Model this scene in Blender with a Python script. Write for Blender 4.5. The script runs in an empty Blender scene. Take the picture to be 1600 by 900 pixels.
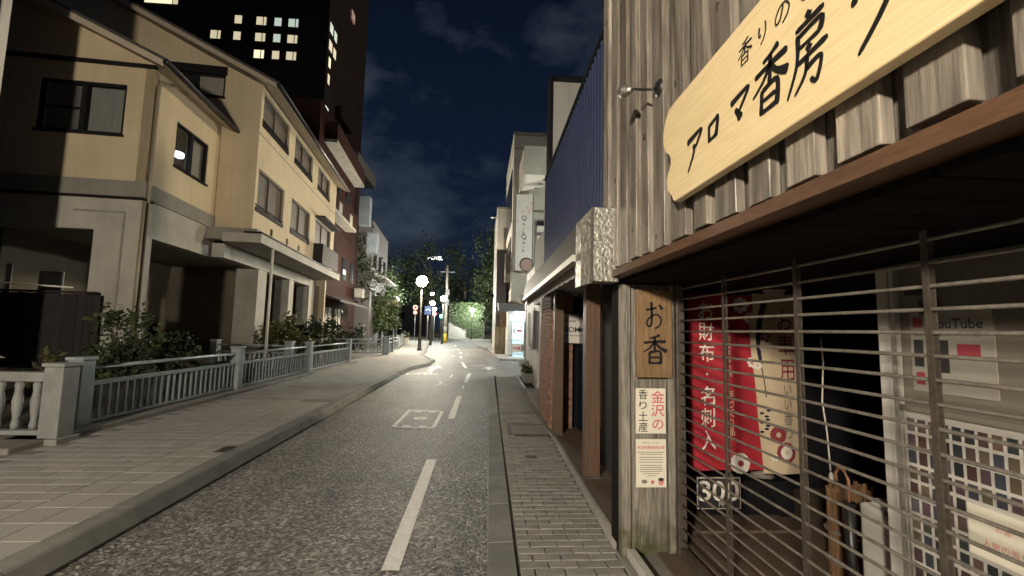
import bpy, math, random
from mathutils import Vector, Matrix
random.seed(7)
sc = bpy.context.scene
COL = sc.collection
R = math.radians

# ------------------------------------------------------------------ camera, sky, exposure
cam_d = bpy.data.cameras.new('camera')
cam_d.sensor_width = 36.0
cam_d.lens = 36.0 * 710 / 1600
cam_d.clip_start = 0.05
cam_d.clip_end = 3000
cam = bpy.data.objects.new('camera', cam_d)
COL.objects.link(cam)
sc.camera = cam
def camera_matrix():
    d = Vector((-50, 66, 710)).normalized()              # street direction seen by the camera (x right, y down, z forward)
    u0 = Vector((math.sin(R(1.6)), -math.cos(R(1.6)), 0))
    u = (u0 - d * u0.dot(d)).normalized()
    r = d.cross(u)
    Rm = Matrix((r, d, u))
    right, up, back = Rm @ Vector((1, 0, 0)), Rm @ Vector((0, -1, 0)), Rm @ Vector((0, 0, -1))
    m = Matrix((right, up, back)).transposed().to_4x4()
    m.translation = (0, 0, 1.6)
    return m
cam.matrix_world = camera_matrix()

world = bpy.data.worlds.new('World')
sc.world = world
world.use_nodes = True
def make_sky():
    nt = world.node_tree
    nt.nodes.clear()
    N = lambda t: nt.nodes.new(t)
    out = N('ShaderNodeOutputWorld'); bg = N('ShaderNodeBackground')
    tc = N('ShaderNodeTexCoord'); sep = N('ShaderNodeSeparateXYZ')
    nt.links.new(tc.outputs['Generated'], sep.inputs[0])
    ramp = N('ShaderNodeValToRGB')
    e = ramp.color_ramp.elements
    e[0].position = 0.0; e[0].color = (0.0105, 0.0175, 0.034, 1)
    e[1].position = 0.75; e[1].color = (0.0016, 0.0032, 0.0085, 1)
    m = e.new(0.3); m.color = (0.0052, 0.0105, 0.0255, 1)
    nt.links.new(sep.outputs['Z'], ramp.inputs[0])
    mp = N('ShaderNodeMapping'); mp.inputs['Scale'].default_value = (2.0, 2.0, 3.6); mp.inputs['Location'].default_value = (0.35, 0.2, 0.1)
    nt.links.new(tc.outputs['Generated'], mp.inputs[0])
    nz = N('ShaderNodeTexNoise'); nz.inputs['Scale'].default_value = 1.6; nz.inputs['Detail'].default_value = 7; nz.inputs['Roughness'].default_value = 0.58
    nt.links.new(mp.outputs[0], nz.inputs['Vector'])
    cr = N('ShaderNodeValToRGB')
    cr.color_ramp.elements[0].position = 0.50; cr.color_ramp.elements[0].color = (0, 0, 0, 1)
    cr.color_ramp.elements[1].position = 0.78; cr.color_ramp.elements[1].color = (1, 1, 1, 1)
    nt.links.new(nz.outputs['Fac'], cr.inputs[0])
    mx = N('ShaderNodeMixRGB'); mx.inputs['Color2'].default_value = (0.042, 0.055, 0.075, 1)
    nt.links.new(cr.outputs[0], mx.inputs['Fac'])
    nt.links.new(ramp.outputs[0], mx.inputs['Color1'])
    nt.links.new(mx.outputs[0], bg.inputs['Color'])
    bg.inputs['Strength'].default_value = 1.0
    nt.links.new(bg.outputs[0], out.inputs[0])
make_sky()
LAMP_STRENGTH = 1500.0
fill_sun_d = bpy.data.lights.new('fill_sun', 'SUN'); fill_sun_d.energy = 1.05; fill_sun_d.angle = R(6); fill_sun_d.color = (1.0, 0.83, 0.58)
fill_sun = bpy.data.objects.new('fill_sun', fill_sun_d); COL.objects.link(fill_sun)   # added low warm fill without a real source, brightens the cream house's street sides
fill_sun.rotation_euler = Vector((-math.cos(R(8)) * math.cos(R(18)), -math.sin(R(8)) * math.cos(R(18)), -math.sin(R(18)))).to_track_quat('-Z', 'Y').to_euler()
sc.view_settings.view_transform = 'Standard'
sc.view_settings.look = 'None'
sc.view_settings.exposure = 0.16
sc.view_settings.gamma = 1.0
sc.view_settings.use_curve_mapping = False
sc.render.engine = 'CYCLES'
sc.cycles.use_denoising = True
sc.cycles.max_bounces = 6
sc.cycles.diffuse_bounces = 3
sc.cycles.glossy_bounces = 3
sc.cycles.transparent_max_bounces = 16
sc.cycles.sample_clamp_indirect = 4.0
sc.cycles.caustics_reflective = False
sc.cycles.caustics_refractive = False

# ------------------------------------------------------------------ materials
MATS = {}
def material(name, c1, c2=None, rough=0.7, scale=6.0, stretch=(1, 1, 1), detail=6, lo=0.35, hi=0.65, fine=0.0, fine_scale=60,
             bump=0.0, bump_scale=40.0, rnd=0.0, spec=0.4, metal=0.0, coat=0.0, moss=None, streak=0.0):
    if name in MATS: return MATS[name]
    m = bpy.data.materials.new(name); m.use_nodes = True
    nt = m.node_tree; b = nt.nodes['Principled BSDF']
    N = lambda t: nt.nodes.new(t); L = nt.links.new
    b.inputs['Roughness'].default_value = rough
    b.inputs['Metallic'].default_value = metal
    b.inputs['Specular IOR Level'].default_value = spec
    b.inputs['Coat Weight'].default_value = coat
    geo = N('ShaderNodeNewGeometry')
    mp = N('ShaderNodeMapping'); mp.inputs['Scale'].default_value = stretch
    L(geo.outputs['Position'], mp.inputs['Vector'])
    oi = N('ShaderNodeObjectInfo')
    if rnd > 0:
        ad = N('ShaderNodeVectorMath'); ad.operation = 'ADD'
        sc_ = N('ShaderNodeVectorMath'); sc_.operation = 'SCALE'; sc_.inputs['Scale'].default_value = 37.0
        cmb = N('ShaderNodeCombineXYZ')
        for i in range(3): L(oi.outputs['Random'], cmb.inputs[i])
        L(cmb.outputs[0], sc_.inputs[0]); L(mp.outputs[0], ad.inputs[0]); L(sc_.outputs[0], ad.inputs[1])
        vec = ad.outputs[0]
    else:
        vec = mp.outputs[0]
    nz = N('ShaderNodeTexNoise'); nz.inputs['Scale'].default_value = scale; nz.inputs['Detail'].default_value = detail; nz.inputs['Roughness'].default_value = 0.62
    L(vec, nz.inputs['Vector'])
    mr = N('ShaderNodeMapRange'); mr.inputs['From Min'].default_value = lo; mr.inputs['From Max'].default_value = hi
    L(nz.outputs['Fac'], mr.inputs['Value'])
    mx = N('ShaderNodeMixRGB'); mx.inputs['Color1'].default_value = (*c1, 1); mx.inputs['Color2'].default_value = (*(c2 or c1), 1)
    L(mr.outputs[0], mx.inputs['Fac'])
    col = mx.outputs[0]
    if fine > 0:
        nf = N('ShaderNodeTexNoise'); nf.inputs['Scale'].default_value = fine_scale; nf.inputs['Detail'].default_value = 4
        L(vec, nf.inputs['Vector'])
        r2 = N('ShaderNodeMapRange'); r2.inputs['From Min'].default_value = 0.3; r2.inputs['From Max'].default_value = 0.7
        r2.inputs['To Min'].default_value = 1 - fine; r2.inputs['To Max'].default_value = 1 + fine
        L(nf.outputs['Fac'], r2.inputs['Value'])
        mu = N('ShaderNodeVectorMath'); mu.operation = 'SCALE'
        L(col, mu.inputs[0]); L(r2.outputs[0], mu.inputs['Scale']); col = mu.outputs[0]
    if streak > 0:                                       # rain streaks and blotches running down a wall
        ms = N('ShaderNodeMapping'); ms.inputs['Scale'].default_value = (3.2, 3.2, 0.16); L(geo.outputs['Position'], ms.inputs['Vector'])
        ns = N('ShaderNodeTexNoise'); ns.inputs['Scale'].default_value = 1.8; ns.inputs['Detail'].default_value = 8; ns.inputs['Roughness'].default_value = 0.7; L(ms.outputs[0], ns.inputs['Vector'])
        rs = N('ShaderNodeMapRange'); rs.inputs['From Min'].default_value = 0.42; rs.inputs['From Max'].default_value = 0.72; rs.inputs['To Min'].default_value = 1.0; rs.inputs['To Max'].default_value = 1 - streak
        L(ns.outputs['Fac'], rs.inputs['Value'])
        mu = N('ShaderNodeVectorMath'); mu.operation = 'SCALE'; L(col, mu.inputs[0]); L(rs.outputs[0], mu.inputs['Scale']); col = mu.outputs[0]
    if rnd > 0:
        r3 = N('ShaderNodeMapRange'); r3.inputs['To Min'].default_value = 1 - rnd; r3.inputs['To Max'].default_value = 1 + rnd
        L(oi.outputs['Random'], r3.inputs['Value'])
        mu = N('ShaderNodeVectorMath'); mu.operation = 'SCALE'
        L(col, mu.inputs[0]); L(r3.outputs[0], mu.inputs['Scale']); col = mu.outputs[0]
    if moss:                                            # green growth climbing from the ground: (colour, height)
        mc, mh = moss
        sp = N('ShaderNodeSeparateXYZ'); L(geo.outputs['Position'], sp.inputs[0])
        n3 = N('ShaderNodeTexNoise'); n3.inputs['Scale'].default_value = 7; n3.inputs['Detail'].default_value = 6; L(geo.outputs['Position'], n3.inputs['Vector'])
        a1 = N('ShaderNodeMath'); a1.operation = 'MULTIPLY_ADD'; a1.inputs[1].default_value = 1.0 * mh * 2; a1.inputs[2].default_value = -mh * 0.55
        L(n3.outputs['Fac'], a1.inputs[0])
        s1 = N('ShaderNodeMath'); s1.operation = 'SUBTRACT'; L(a1.outputs[0], s1.inputs[0]); L(sp.outputs['Z'], s1.inputs[1])
        r4 = N('ShaderNodeMapRange'); r4.inputs['From Min'].default_value = -0.1 * mh; r4.inputs['From Max'].default_value = 0.5 * mh
        L(s1.outputs[0], r4.inputs['Value'])
        m2 = N('ShaderNodeMixRGB'); m2.inputs['Color2'].default_value = (*mc, 1)
        L(r4.outputs[0], m2.inputs['Fac']); L(col, m2.inputs['Color1']); col = m2.outputs[0]
    L(col, b.inputs['Base Color'])
    if bump > 0:
        nb = N('ShaderNodeTexNoise'); nb.inputs['Scale'].default_value = bump_scale; nb.inputs['Detail'].default_value = 6
        L(vec, nb.inputs['Vector'])
        bp = N('ShaderNodeBump'); bp.inputs['Strength'].default_value = bump; bp.inputs['Distance'].default_value = 0.01
        L(nb.outputs['Fac'], bp.inputs['Height']); L(bp.outputs[0], b.inputs['Normal'])
    MATS[name] = m
    return m
def emitter(name, colr, strength):
    m = bpy.data.materials.new(name); m.use_nodes = True
    b = m.node_tree.nodes['Principled BSDF']
    b.inputs['Base Color'].default_value = (0.8, 0.8, 0.8, 1)
    b.inputs['Emission Color'].default_value = (*colr, 1)
    b.inputs['Emission Strength'].default_value = strength
    MATS[name] = m
    return m
def glass(name, tint=(0.75, 0.8, 0.85), clear=0.85, rough=0.05):
    m = bpy.data.materials.new(name); m.use_nodes = True
    nt = m.node_tree; nt.nodes.clear()
    out = nt.nodes.new('ShaderNodeOutputMaterial'); mx = nt.nodes.new('ShaderNodeMixShader')
    tr = nt.nodes.new('ShaderNodeBsdfTransparent'); gl = nt.nodes.new('ShaderNodeBsdfGlossy')
    tr.inputs[0].default_value = (*tint, 1); gl.inputs['Roughness'].default_value = rough
    mx.inputs[0].default_value = 1 - clear
    nt.links.new(tr.outputs[0], mx.inputs[1]); nt.links.new(gl.outputs[0], mx.inputs[2]); nt.links.new(mx.outputs[0], out.inputs[0])
    MATS[name] = m
    return m

def asphalt_mat():
    m = bpy.data.materials.new('asphalt'); m.use_nodes = True
    nt = m.node_tree; b = nt.nodes['Principled BSDF']; N = lambda t: nt.nodes.new(t); L = nt.links.new
    geo = N('ShaderNodeNewGeometry')
    vo = N('ShaderNodeTexVoronoi'); vo.inputs['Scale'].default_value = 44
    wn = N('ShaderNodeTexNoise'); wn.inputs['Scale'].default_value = 30; wn.inputs['Detail'].default_value = 3; L(geo.outputs['Position'], wn.inputs['Vector'])
    wm = N('ShaderNodeVectorMath'); wm.operation = 'MULTIPLY_ADD'; wm.inputs[1].default_value = (.03, .03, .03); L(wn.outputs['Color'], wm.inputs[0]); L(geo.outputs['Position'], wm.inputs[2])
    L(wm.outputs[0], vo.inputs['Vector'])
    rp = N('ShaderNodeValToRGB'); e = rp.color_ramp.elements
    e[0].position = 0.0; e[0].color = (0.055, 0.052, 0.047, 1); e[1].position = 1.0; e[1].color = (0.44, 0.415, 0.37, 1)
    k = e.new(0.45); k.color = (0.14, 0.132, 0.119, 1); k = e.new(0.78); k.color = (0.235, 0.222, 0.20, 1)
    sp = N('ShaderNodeSeparateColor'); L(vo.outputs['Color'], sp.inputs[0]); L(sp.outputs[0], rp.inputs[0])
    nz = N('ShaderNodeTexNoise'); nz.inputs['Scale'].default_value = 0.9; nz.inputs['Detail'].default_value = 8; nz.inputs['Roughness'].default_value = 0.65
    L(geo.outputs['Position'], nz.inputs['Vector'])
    mr = N('ShaderNodeMapRange'); mr.inputs['From Min'].default_value = 0.3; mr.inputs['From Max'].default_value = 0.7; mr.inputs['To Min'].default_value = 0.62; mr.inputs['To Max'].default_value = 1.3
    L(nz.outputs['Fac'], mr.inputs['Value'])
    mu = N('ShaderNodeVectorMath'); mu.operation = 'SCALE'; L(rp.outputs[0], mu.inputs[0]); L(mr.outputs[0], mu.inputs['Scale'])
    tm = N('ShaderNodeMapping'); tm.inputs['Scale'].default_value = (1.6, 0.10, 1); L(geo.outputs['Position'], tm.inputs['Vector'])
    tn = N('ShaderNodeTexNoise'); tn.inputs['Scale'].default_value = 1.3; tn.inputs['Detail'].default_value = 5; L(tm.outputs[0], tn.inputs['Vector'])
    tr = N('ShaderNodeMapRange'); tr.inputs['From Min'].default_value = 0.35; tr.inputs['From Max'].default_value = 0.65; tr.inputs['To Min'].default_value = 0.78; tr.inputs['To Max'].default_value = 1.2
    L(tn.outputs['Fac'], tr.inputs['Value'])
    m2 = N('ShaderNodeVectorMath'); m2.operation = 'SCALE'; L(mu.outputs[0], m2.inputs[0]); L(tr.outputs[0], m2.inputs['Scale'])
    L(m2.outputs[0], b.inputs['Base Color'])
    b.inputs['Roughness'].default_value = 0.62
    bp = N('ShaderNodeBump'); bp.inputs['Strength'].default_value = 1.0; bp.inputs['Distance'].default_value = 0.010
    v2 = N('ShaderNodeTexVoronoi'); v2.inputs['Scale'].default_value = 44; L(geo.outputs['Position'], v2.inputs['Vector'])
    L(v2.outputs['Distance'], bp.inputs['Height']); bp.invert = True
    L(bp.outputs[0], b.inputs['Normal'])
    MATS['asphalt'] = m
    return m
def brick_tex_mat(name, c1, c2, mortar, bw, bh, rough=0.8, axes='xy', rnd_bias=0.0):
    m = bpy.data.materials.new(name); m.use_nodes = True
    nt = m.node_tree; b = nt.nodes['Principled BSDF']; N = lambda t: nt.nodes.new(t); L = nt.links.new
    geo = N('ShaderNodeNewGeometry'); sp = N('ShaderNodeSeparateXYZ'); cb = N('ShaderNodeCombineXYZ')
    L(geo.outputs['Position'], sp.inputs[0])
    for i, a in enumerate(axes): L(sp.outputs['XYZ'.index(a.upper())], cb.inputs[i])
    bt = N('ShaderNodeTexBrick'); bt.inputs['Scale'].default_value = 1.0
    bt.inputs['Color1'].default_value = (*c1, 1); bt.inputs['Color2'].default_value = (*c2, 1); bt.inputs['Mortar'].default_value = (*mortar, 1)
    bt.inputs['Brick Width'].default_value = bw; bt.inputs['Row Height'].default_value = bh; bt.inputs['Mortar Size'].default_value = 0.005
    L(cb.outputs[0], bt.inputs['Vector'])
    nz = N('ShaderNodeTexNoise'); nz.inputs['Scale'].default_value = 2.2; nz.inputs['Detail'].default_value = 7; L(geo.outputs['Position'], nz.inputs['Vector'])
    mr = N('ShaderNodeMapRange'); mr.inputs['From Min'].default_value = 0.3; mr.inputs['From Max'].default_value = 0.7; mr.inputs['To Min'].default_value = 0.8; mr.inputs['To Max'].default_value = 1.15
    L(nz.outputs['Fac'], mr.inputs['Value'])
    mu = N('ShaderNodeVectorMath'); mu.operation = 'SCALE'; L(bt.outputs['Color'], mu.inputs[0]); L(mr.outputs[0], mu.inputs['Scale'])
    L(mu.outputs[0], b.inputs['Base Color']); b.inputs['Roughness'].default_value = rough
    MATS[name] = m
    return m
asphalt_mat()
brick_tex_mat('pavement_far', (0.36, 0.345, 0.31), (0.32, 0.305, 0.275), (0.22, 0.21, 0.185), 0.4, 0.2)
brick_tex_mat('paver_far', (0.27, 0.255, 0.22), (0.22, 0.21, 0.18), (0.14, 0.13, 0.11), 0.2, 0.1)
M = MATS
material('tile', (0.33, 0.315, 0.285), (0.39, 0.375, 0.34), rough=0.75, scale=3, fine=0.12, fine_scale=90, bump=0.15, bump_scale=120, rnd=0.07)
material('tile_pale', (0.385, 0.368, 0.325), (0.345, 0.33, 0.295), rough=0.75, scale=4, fine=0.12, fine_scale=90, bump=0.15, bump_scale=120, rnd=0.06)
material('paver', (0.235, 0.225, 0.20), (0.33, 0.315, 0.275), rough=0.72, scale=6, fine=0.18, fine_scale=110, bump=0.3, bump_scale=120, rnd=0.13)
material('tile_joint', (0.23, 0.218, 0.195), (0.19, 0.18, 0.16), rough=0.9, scale=10)
material('joint', (0.05, 0.048, 0.04), (0.08, 0.075, 0.06), rough=0.9, scale=10)
material('kerb_stone', (0.17, 0.168, 0.15), (0.25, 0.245, 0.22), rough=0.75, scale=3, fine=0.15, fine_scale=120, bump=0.2, bump_scale=100, rnd=0.08)
material('concrete', (0.26, 0.25, 0.215), (0.18, 0.17, 0.15), rough=0.8, scale=2.2, fine=0.12, bump=0.15)
material('concrete_pale', (0.42, 0.40, 0.34), (0.33, 0.31, 0.265), rough=0.8, scale=1.2, fine=0.06, bump=0.08, streak=0.13)
material('road_paint', (0.86, 0.84, 0.77), (0.70, 0.68, 0.62), rough=0.6, scale=14, lo=0.45, hi=0.75, fine=0.15, fine_scale=90, bump=0.2, bump_scale=90)
material('seam', (0.03, 0.028, 0.025), rough=0.8)
material('earth', (0.085, 0.07, 0.045), (0.05, 0.045, 0.03), rough=0.95, scale=3, fine=0.4, fine_scale=40, bump=0.8, bump_scale=18)
material('far_ground', (0.10, 0.095, 0.085), (0.07, 0.066, 0.06), rough=0.9, scale=0.3)
material('water', (0.01, 0.014, 0.014), rough=0.08)
material('fence_paint', (0.30, 0.335, 0.34), (0.23, 0.255, 0.255), rough=0.5, scale=5, fine=0.08, bump=0.06, rnd=0.05)
material('fence_pale', (0.27, 0.275, 0.26), (0.20, 0.205, 0.195), rough=0.6, scale=4, fine=0.1, bump=0.1, rnd=0.05)
material('stucco', (0.58, 0.475, 0.315), (0.51, 0.415, 0.27), rough=0.85, scale=0.8, fine=0.05, fine_scale=70, bump=0.12, bump_scale=110, streak=0.13)
material('stucco_grey_band', (0.25, 0.235, 0.20), (0.20, 0.19, 0.16), rough=0.85, scale=1.1, fine=0.06, streak=0.13)  # grey tone of the band course and canopy box
material('roof_tile', (0.045, 0.042, 0.04), (0.075, 0.068, 0.06), rough=0.5, scale=5, bump=0.2)
material('soffit_paint', (0.42, 0.36, 0.27), (0.36, 0.30, 0.22), rough=0.8, scale=1.5)
material('dark_frame', (0.014, 0.013, 0.013), rough=0.6, spec=0.08)
material('blind', (0.27, 0.25, 0.21), (0.22, 0.20, 0.17), rough=0.9, scale=2)
material('curtain', (0.48, 0.45, 0.38), (0.38, 0.36, 0.30), rough=0.9, scale=4, stretch=(6, 6, 0.4))
material('shutter', (0.14, 0.117, 0.095), (0.10, 0.085, 0.07), rough=0.6, scale=3, stretch=(1, 1, 6))
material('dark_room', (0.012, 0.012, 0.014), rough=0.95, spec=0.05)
material('interior_wall', (0.15, 0.128, 0.094), (0.12, 0.10, 0.074), rough=0.9, scale=1)
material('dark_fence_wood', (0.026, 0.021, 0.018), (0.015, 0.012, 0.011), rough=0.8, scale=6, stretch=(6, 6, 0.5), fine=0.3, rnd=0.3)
material('pipe_white', (0.55, 0.54, 0.48), rough=0.5)
material('pipe_brown', (0.22, 0.19, 0.13), (0.17, 0.145, 0.10), rough=0.5, scale=2)
material('red_brick', (0.030, 0.0145, 0.012), (0.022, 0.011, 0.0095), rough=0.8, scale=1.2, fine=0.2, fine_scale=25, streak=0.13, spec=0.04)
material('blue_grey_panel', (0.16, 0.19, 0.22), (0.12, 0.145, 0.17), rough=0.6, scale=1.0)
material('pale_paint', (0.50, 0.48, 0.43), (0.42, 0.40, 0.36), rough=0.75, scale=0.8, fine=0.05, streak=0.13)
material('white_paint', (0.72, 0.70, 0.64), (0.62, 0.60, 0.54), rough=0.6, scale=1.0, fine=0.04, streak=0.13)
material('tower_brick', (0.022, 0.017, 0.016), (0.017, 0.0135, 0.013), rough=0.8, scale=0.2, spec=0.04)
material('tower_glass', (0.02, 0.022, 0.026), rough=0.2)
material('navy_siding', (0.034, 0.046, 0.098), (0.027, 0.037, 0.082), rough=0.42, scale=1.5, fine=0.05, spec=0.5)
material('black_metal', (0.015, 0.015, 0.016), rough=0.4, spec=0.5)
material('lamp_post_paint', (0.03, 0.028, 0.026), rough=0.45)
material('galvanised', (0.42, 0.41, 0.36), (0.25, 0.245, 0.21), rough=0.42, scale=26, stretch=(1, 1, 0.8), metal=0.75, fine=0.3, fine_scale=60, bump=0.9, bump_scale=45)
material('canopy_metal', (0.062, 0.058, 0.042), (0.048, 0.045, 0.034), rough=0.55, scale=2, metal=0.0)
material('canopy_trim', (0.5, 0.48, 0.42), rough=0.5)
material('bark', (0.06, 0.05, 0.04), (0.035, 0.03, 0.025), rough=0.9, scale=8, bump=0.5)
material('leaf_dark', (0.025, 0.038, 0.017), (0.045, 0.062, 0.024), rough=0.55, scale=3, spec=0.15)
material('leaf_far', (0.022, 0.032, 0.016), (0.038, 0.052, 0.024), rough=0.6, scale=1.0, spec=0.15)
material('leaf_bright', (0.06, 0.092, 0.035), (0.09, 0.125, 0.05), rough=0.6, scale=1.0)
material('leaf_reddish', (0.10, 0.085, 0.035), (0.07, 0.08, 0.03), rough=0.6, scale=6, spec=0.15)
material('sign_wood', (0.76, 0.585, 0.31), (0.86, 0.70, 0.42), rough=0.4, scale=9, stretch=(1, 0.35, 9), lo=0.3, hi=0.7, fine=0.05, fine_scale=14, coat=0.25)
material('ink', (0.012, 0.012, 0.012), rough=0.45)
material('plank_face', (0.105, 0.09, 0.074), (0.335, 0.29, 0.235), rough=0.38, scale=6, stretch=(2.4, 2.4, 0.22), lo=0.32, hi=0.70, fine=0.30, fine_scale=14, bump=0.8, bump_scale=15, rnd=0.25, spec=0.6)
material('plank_back_shade', (0.05, 0.044, 0.038), (0.19, 0.168, 0.14), rough=0.45, scale=7, stretch=(3.0, 3.0, 0.28), lo=0.32, hi=0.72, fine=0.35, fine_scale=14, bump=0.7, bump_scale=15, rnd=0.2, spec=0.5)  # set-back boards coloured darker to stand for the shadow between the front boards
material('knot', (0.035, 0.028, 0.022), (0.09, 0.075, 0.06), rough=0.4, scale=60, bump=0.6)
material('plank_post', (0.10, 0.09, 0.073), (0.32, 0.29, 0.235), rough=0.65, scale=7, stretch=(5, 5, 0.3), lo=0.3, hi=0.72, fine=0.4, fine_scale=20, bump=0.7, bump_scale=24, rnd=0.12, moss=((0.06, 0.065, 0.022), 0.45))
material('beam_wood', (0.125, 0.066, 0.036), (0.085, 0.045, 0.026), rough=0.5, scale=8, stretch=(3, 0.4, 3), fine=0.2, bump=0.15)
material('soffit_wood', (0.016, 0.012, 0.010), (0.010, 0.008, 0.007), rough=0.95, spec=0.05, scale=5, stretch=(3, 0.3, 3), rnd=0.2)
material('sign_board_wood', (0.155, 0.09, 0.042), (0.24, 0.15, 0.075), rough=0.55, scale=8, stretch=(4, 4, 0.4), fine=0.15)
material('pillar_wood', (0.13, 0.075, 0.045), (0.085, 0.05, 0.03), rough=0.55, scale=6, stretch=(5, 5, 0.3), fine=0.25, bump=0.25)
material('poster_paper_shaded', (0.30, 0.28, 0.24), (0.26, 0.24, 0.20), rough=0.7, scale=3)  # darker copy of paper, entrance shadow included in the colour
material('paper', (0.72, 0.68, 0.56), (0.66, 0.61, 0.50), rough=0.7, scale=3)
material('print_red', (0.55, 0.09, 0.11), rough=0.7)
material('emblem_tan', (0.36, 0.25, 0.20), rough=0.7)
material('print_pink', (0.62, 0.22, 0.22), rough=0.7)
material('print_grey', (0.20, 0.18, 0.15), rough=0.7)
material('print_dark', (0.03, 0.028, 0.028), rough=0.7)
material('print_maroon', (0.25, 0.035, 0.045), rough=0.7)
material('banner_red', (0.40, 0.022, 0.036), (0.33, 0.018, 0.03), rough=0.8, scale=3)
material('banner_cream', (0.62, 0.50, 0.34), (0.55, 0.43, 0.29), rough=0.8, scale=3)
material('banner_white', (0.75, 0.70, 0.62), rough=0.8)
material('banner_navy', (0.012, 0.014, 0.035), rough=0.8)
material('gate_pipe', (0.25, 0.225, 0.19), (0.16, 0.142, 0.12), rough=0.42, scale=12, metal=0.25, fine=0.2)
material('gate_strap', (0.11, 0.092, 0.075), (0.075, 0.062, 0.05), rough=0.5, scale=14, metal=0.4, fine=0.2)
material('tiled_step', (0.14, 0.10, 0.075), (0.10, 0.075, 0.055), rough=0.55, scale=4, fine=0.2)
material('brick_piece', (0.30, 0.145, 0.08), (0.21, 0.10, 0.06), rough=0.8, scale=9, fine=0.2, bump=0.4, bump_scale=60, rnd=0.28)
material('mortar', (0.26, 0.23, 0.19), (0.2, 0.18, 0.15), rough=0.9, scale=12)
material('blue_glass', (0.02, 0.03, 0.055), rough=0.12, spec=0.6)
material('door_cream_shaded', (0.17, 0.15, 0.12), (0.14, 0.125, 0.10), rough=0.6, scale=1.5, fine=0.04)  # cream darkened: the shadow inside the entrance is put into this colour
material('white_plastic', (0.52, 0.50, 0.45), (0.44, 0.42, 0.38), rough=0.55, scale=3)
material('wicker', (0.19, 0.105, 0.05), (0.10, 0.055, 0.03), rough=0.7, scale=30, stretch=(1, 1, 0.3), fine=0.3, rnd=0.25)
material('orange_plastic', (0.24, 0.12, 0.06), rough=0.5)
material('cone_red', (0.45, 0.05, 0.03), rough=0.5)
material('yellow_paint', (0.55, 0.38, 0.04), rough=0.6)
material('stone_block', (0.36, 0.32, 0.235), (0.26, 0.23, 0.17), rough=0.85, scale=2.5, fine=0.15, bump=0.4, bump_scale=12, rnd=0.1)
material('grey_cladding', (0.13, 0.125, 0.125), (0.11, 0.105, 0.105), rough=0.6, scale=1)
material('steel', (0.55, 0.56, 0.56), rough=0.3, metal=0.9)
material('iron_lid', (0.07, 0.065, 0.055), (0.11, 0.10, 0.085), rough=0.5, scale=30, metal=0.4, bump=0.5, bump_scale=60)
material('blue_sign', (0.008, 0.025, 0.10), rough=0.5)
glass('window_glass', (0.88, 0.9, 0.92), 0.9)
glass('shop_glass', (0.85, 0.92, 0.96), 0.9)
emitter('lamp_globe', (1.0, 0.885, 0.72), LAMP_STRENGTH)
emitter('lamp_globe_far', (1.0, 0.885, 0.70), LAMP_STRENGTH * 0.5)
emitter('lamp_globe_white', (0.95, 1.0, 0.92), LAMP_STRENGTH * 0.45)
emitter('window_warm', (1.0, 0.86, 0.55), 0.55)
emitter('window_cool', (0.80, 0.95, 0.80), 0.5)
emitter('window_bright', (1.0, 0.87, 0.55), 1.0)
emitter('ring_light', (0.75, 0.9, 1.0), 6.0)
emitter('shop_light', (0.62, 0.85, 1.0), 38.0)
emitter('signal_green', (0.05, 1.0, 0.45), 30.0)
emitter('lit_letters', (0.95, 1.0, 1.0), 5.0)
emitter('aircraft_light', (1.0, 0.02, 0.10), 0.06)
emitter('shop_sign_lit', (0.7, 0.95, 1.0), 1.6)

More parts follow.
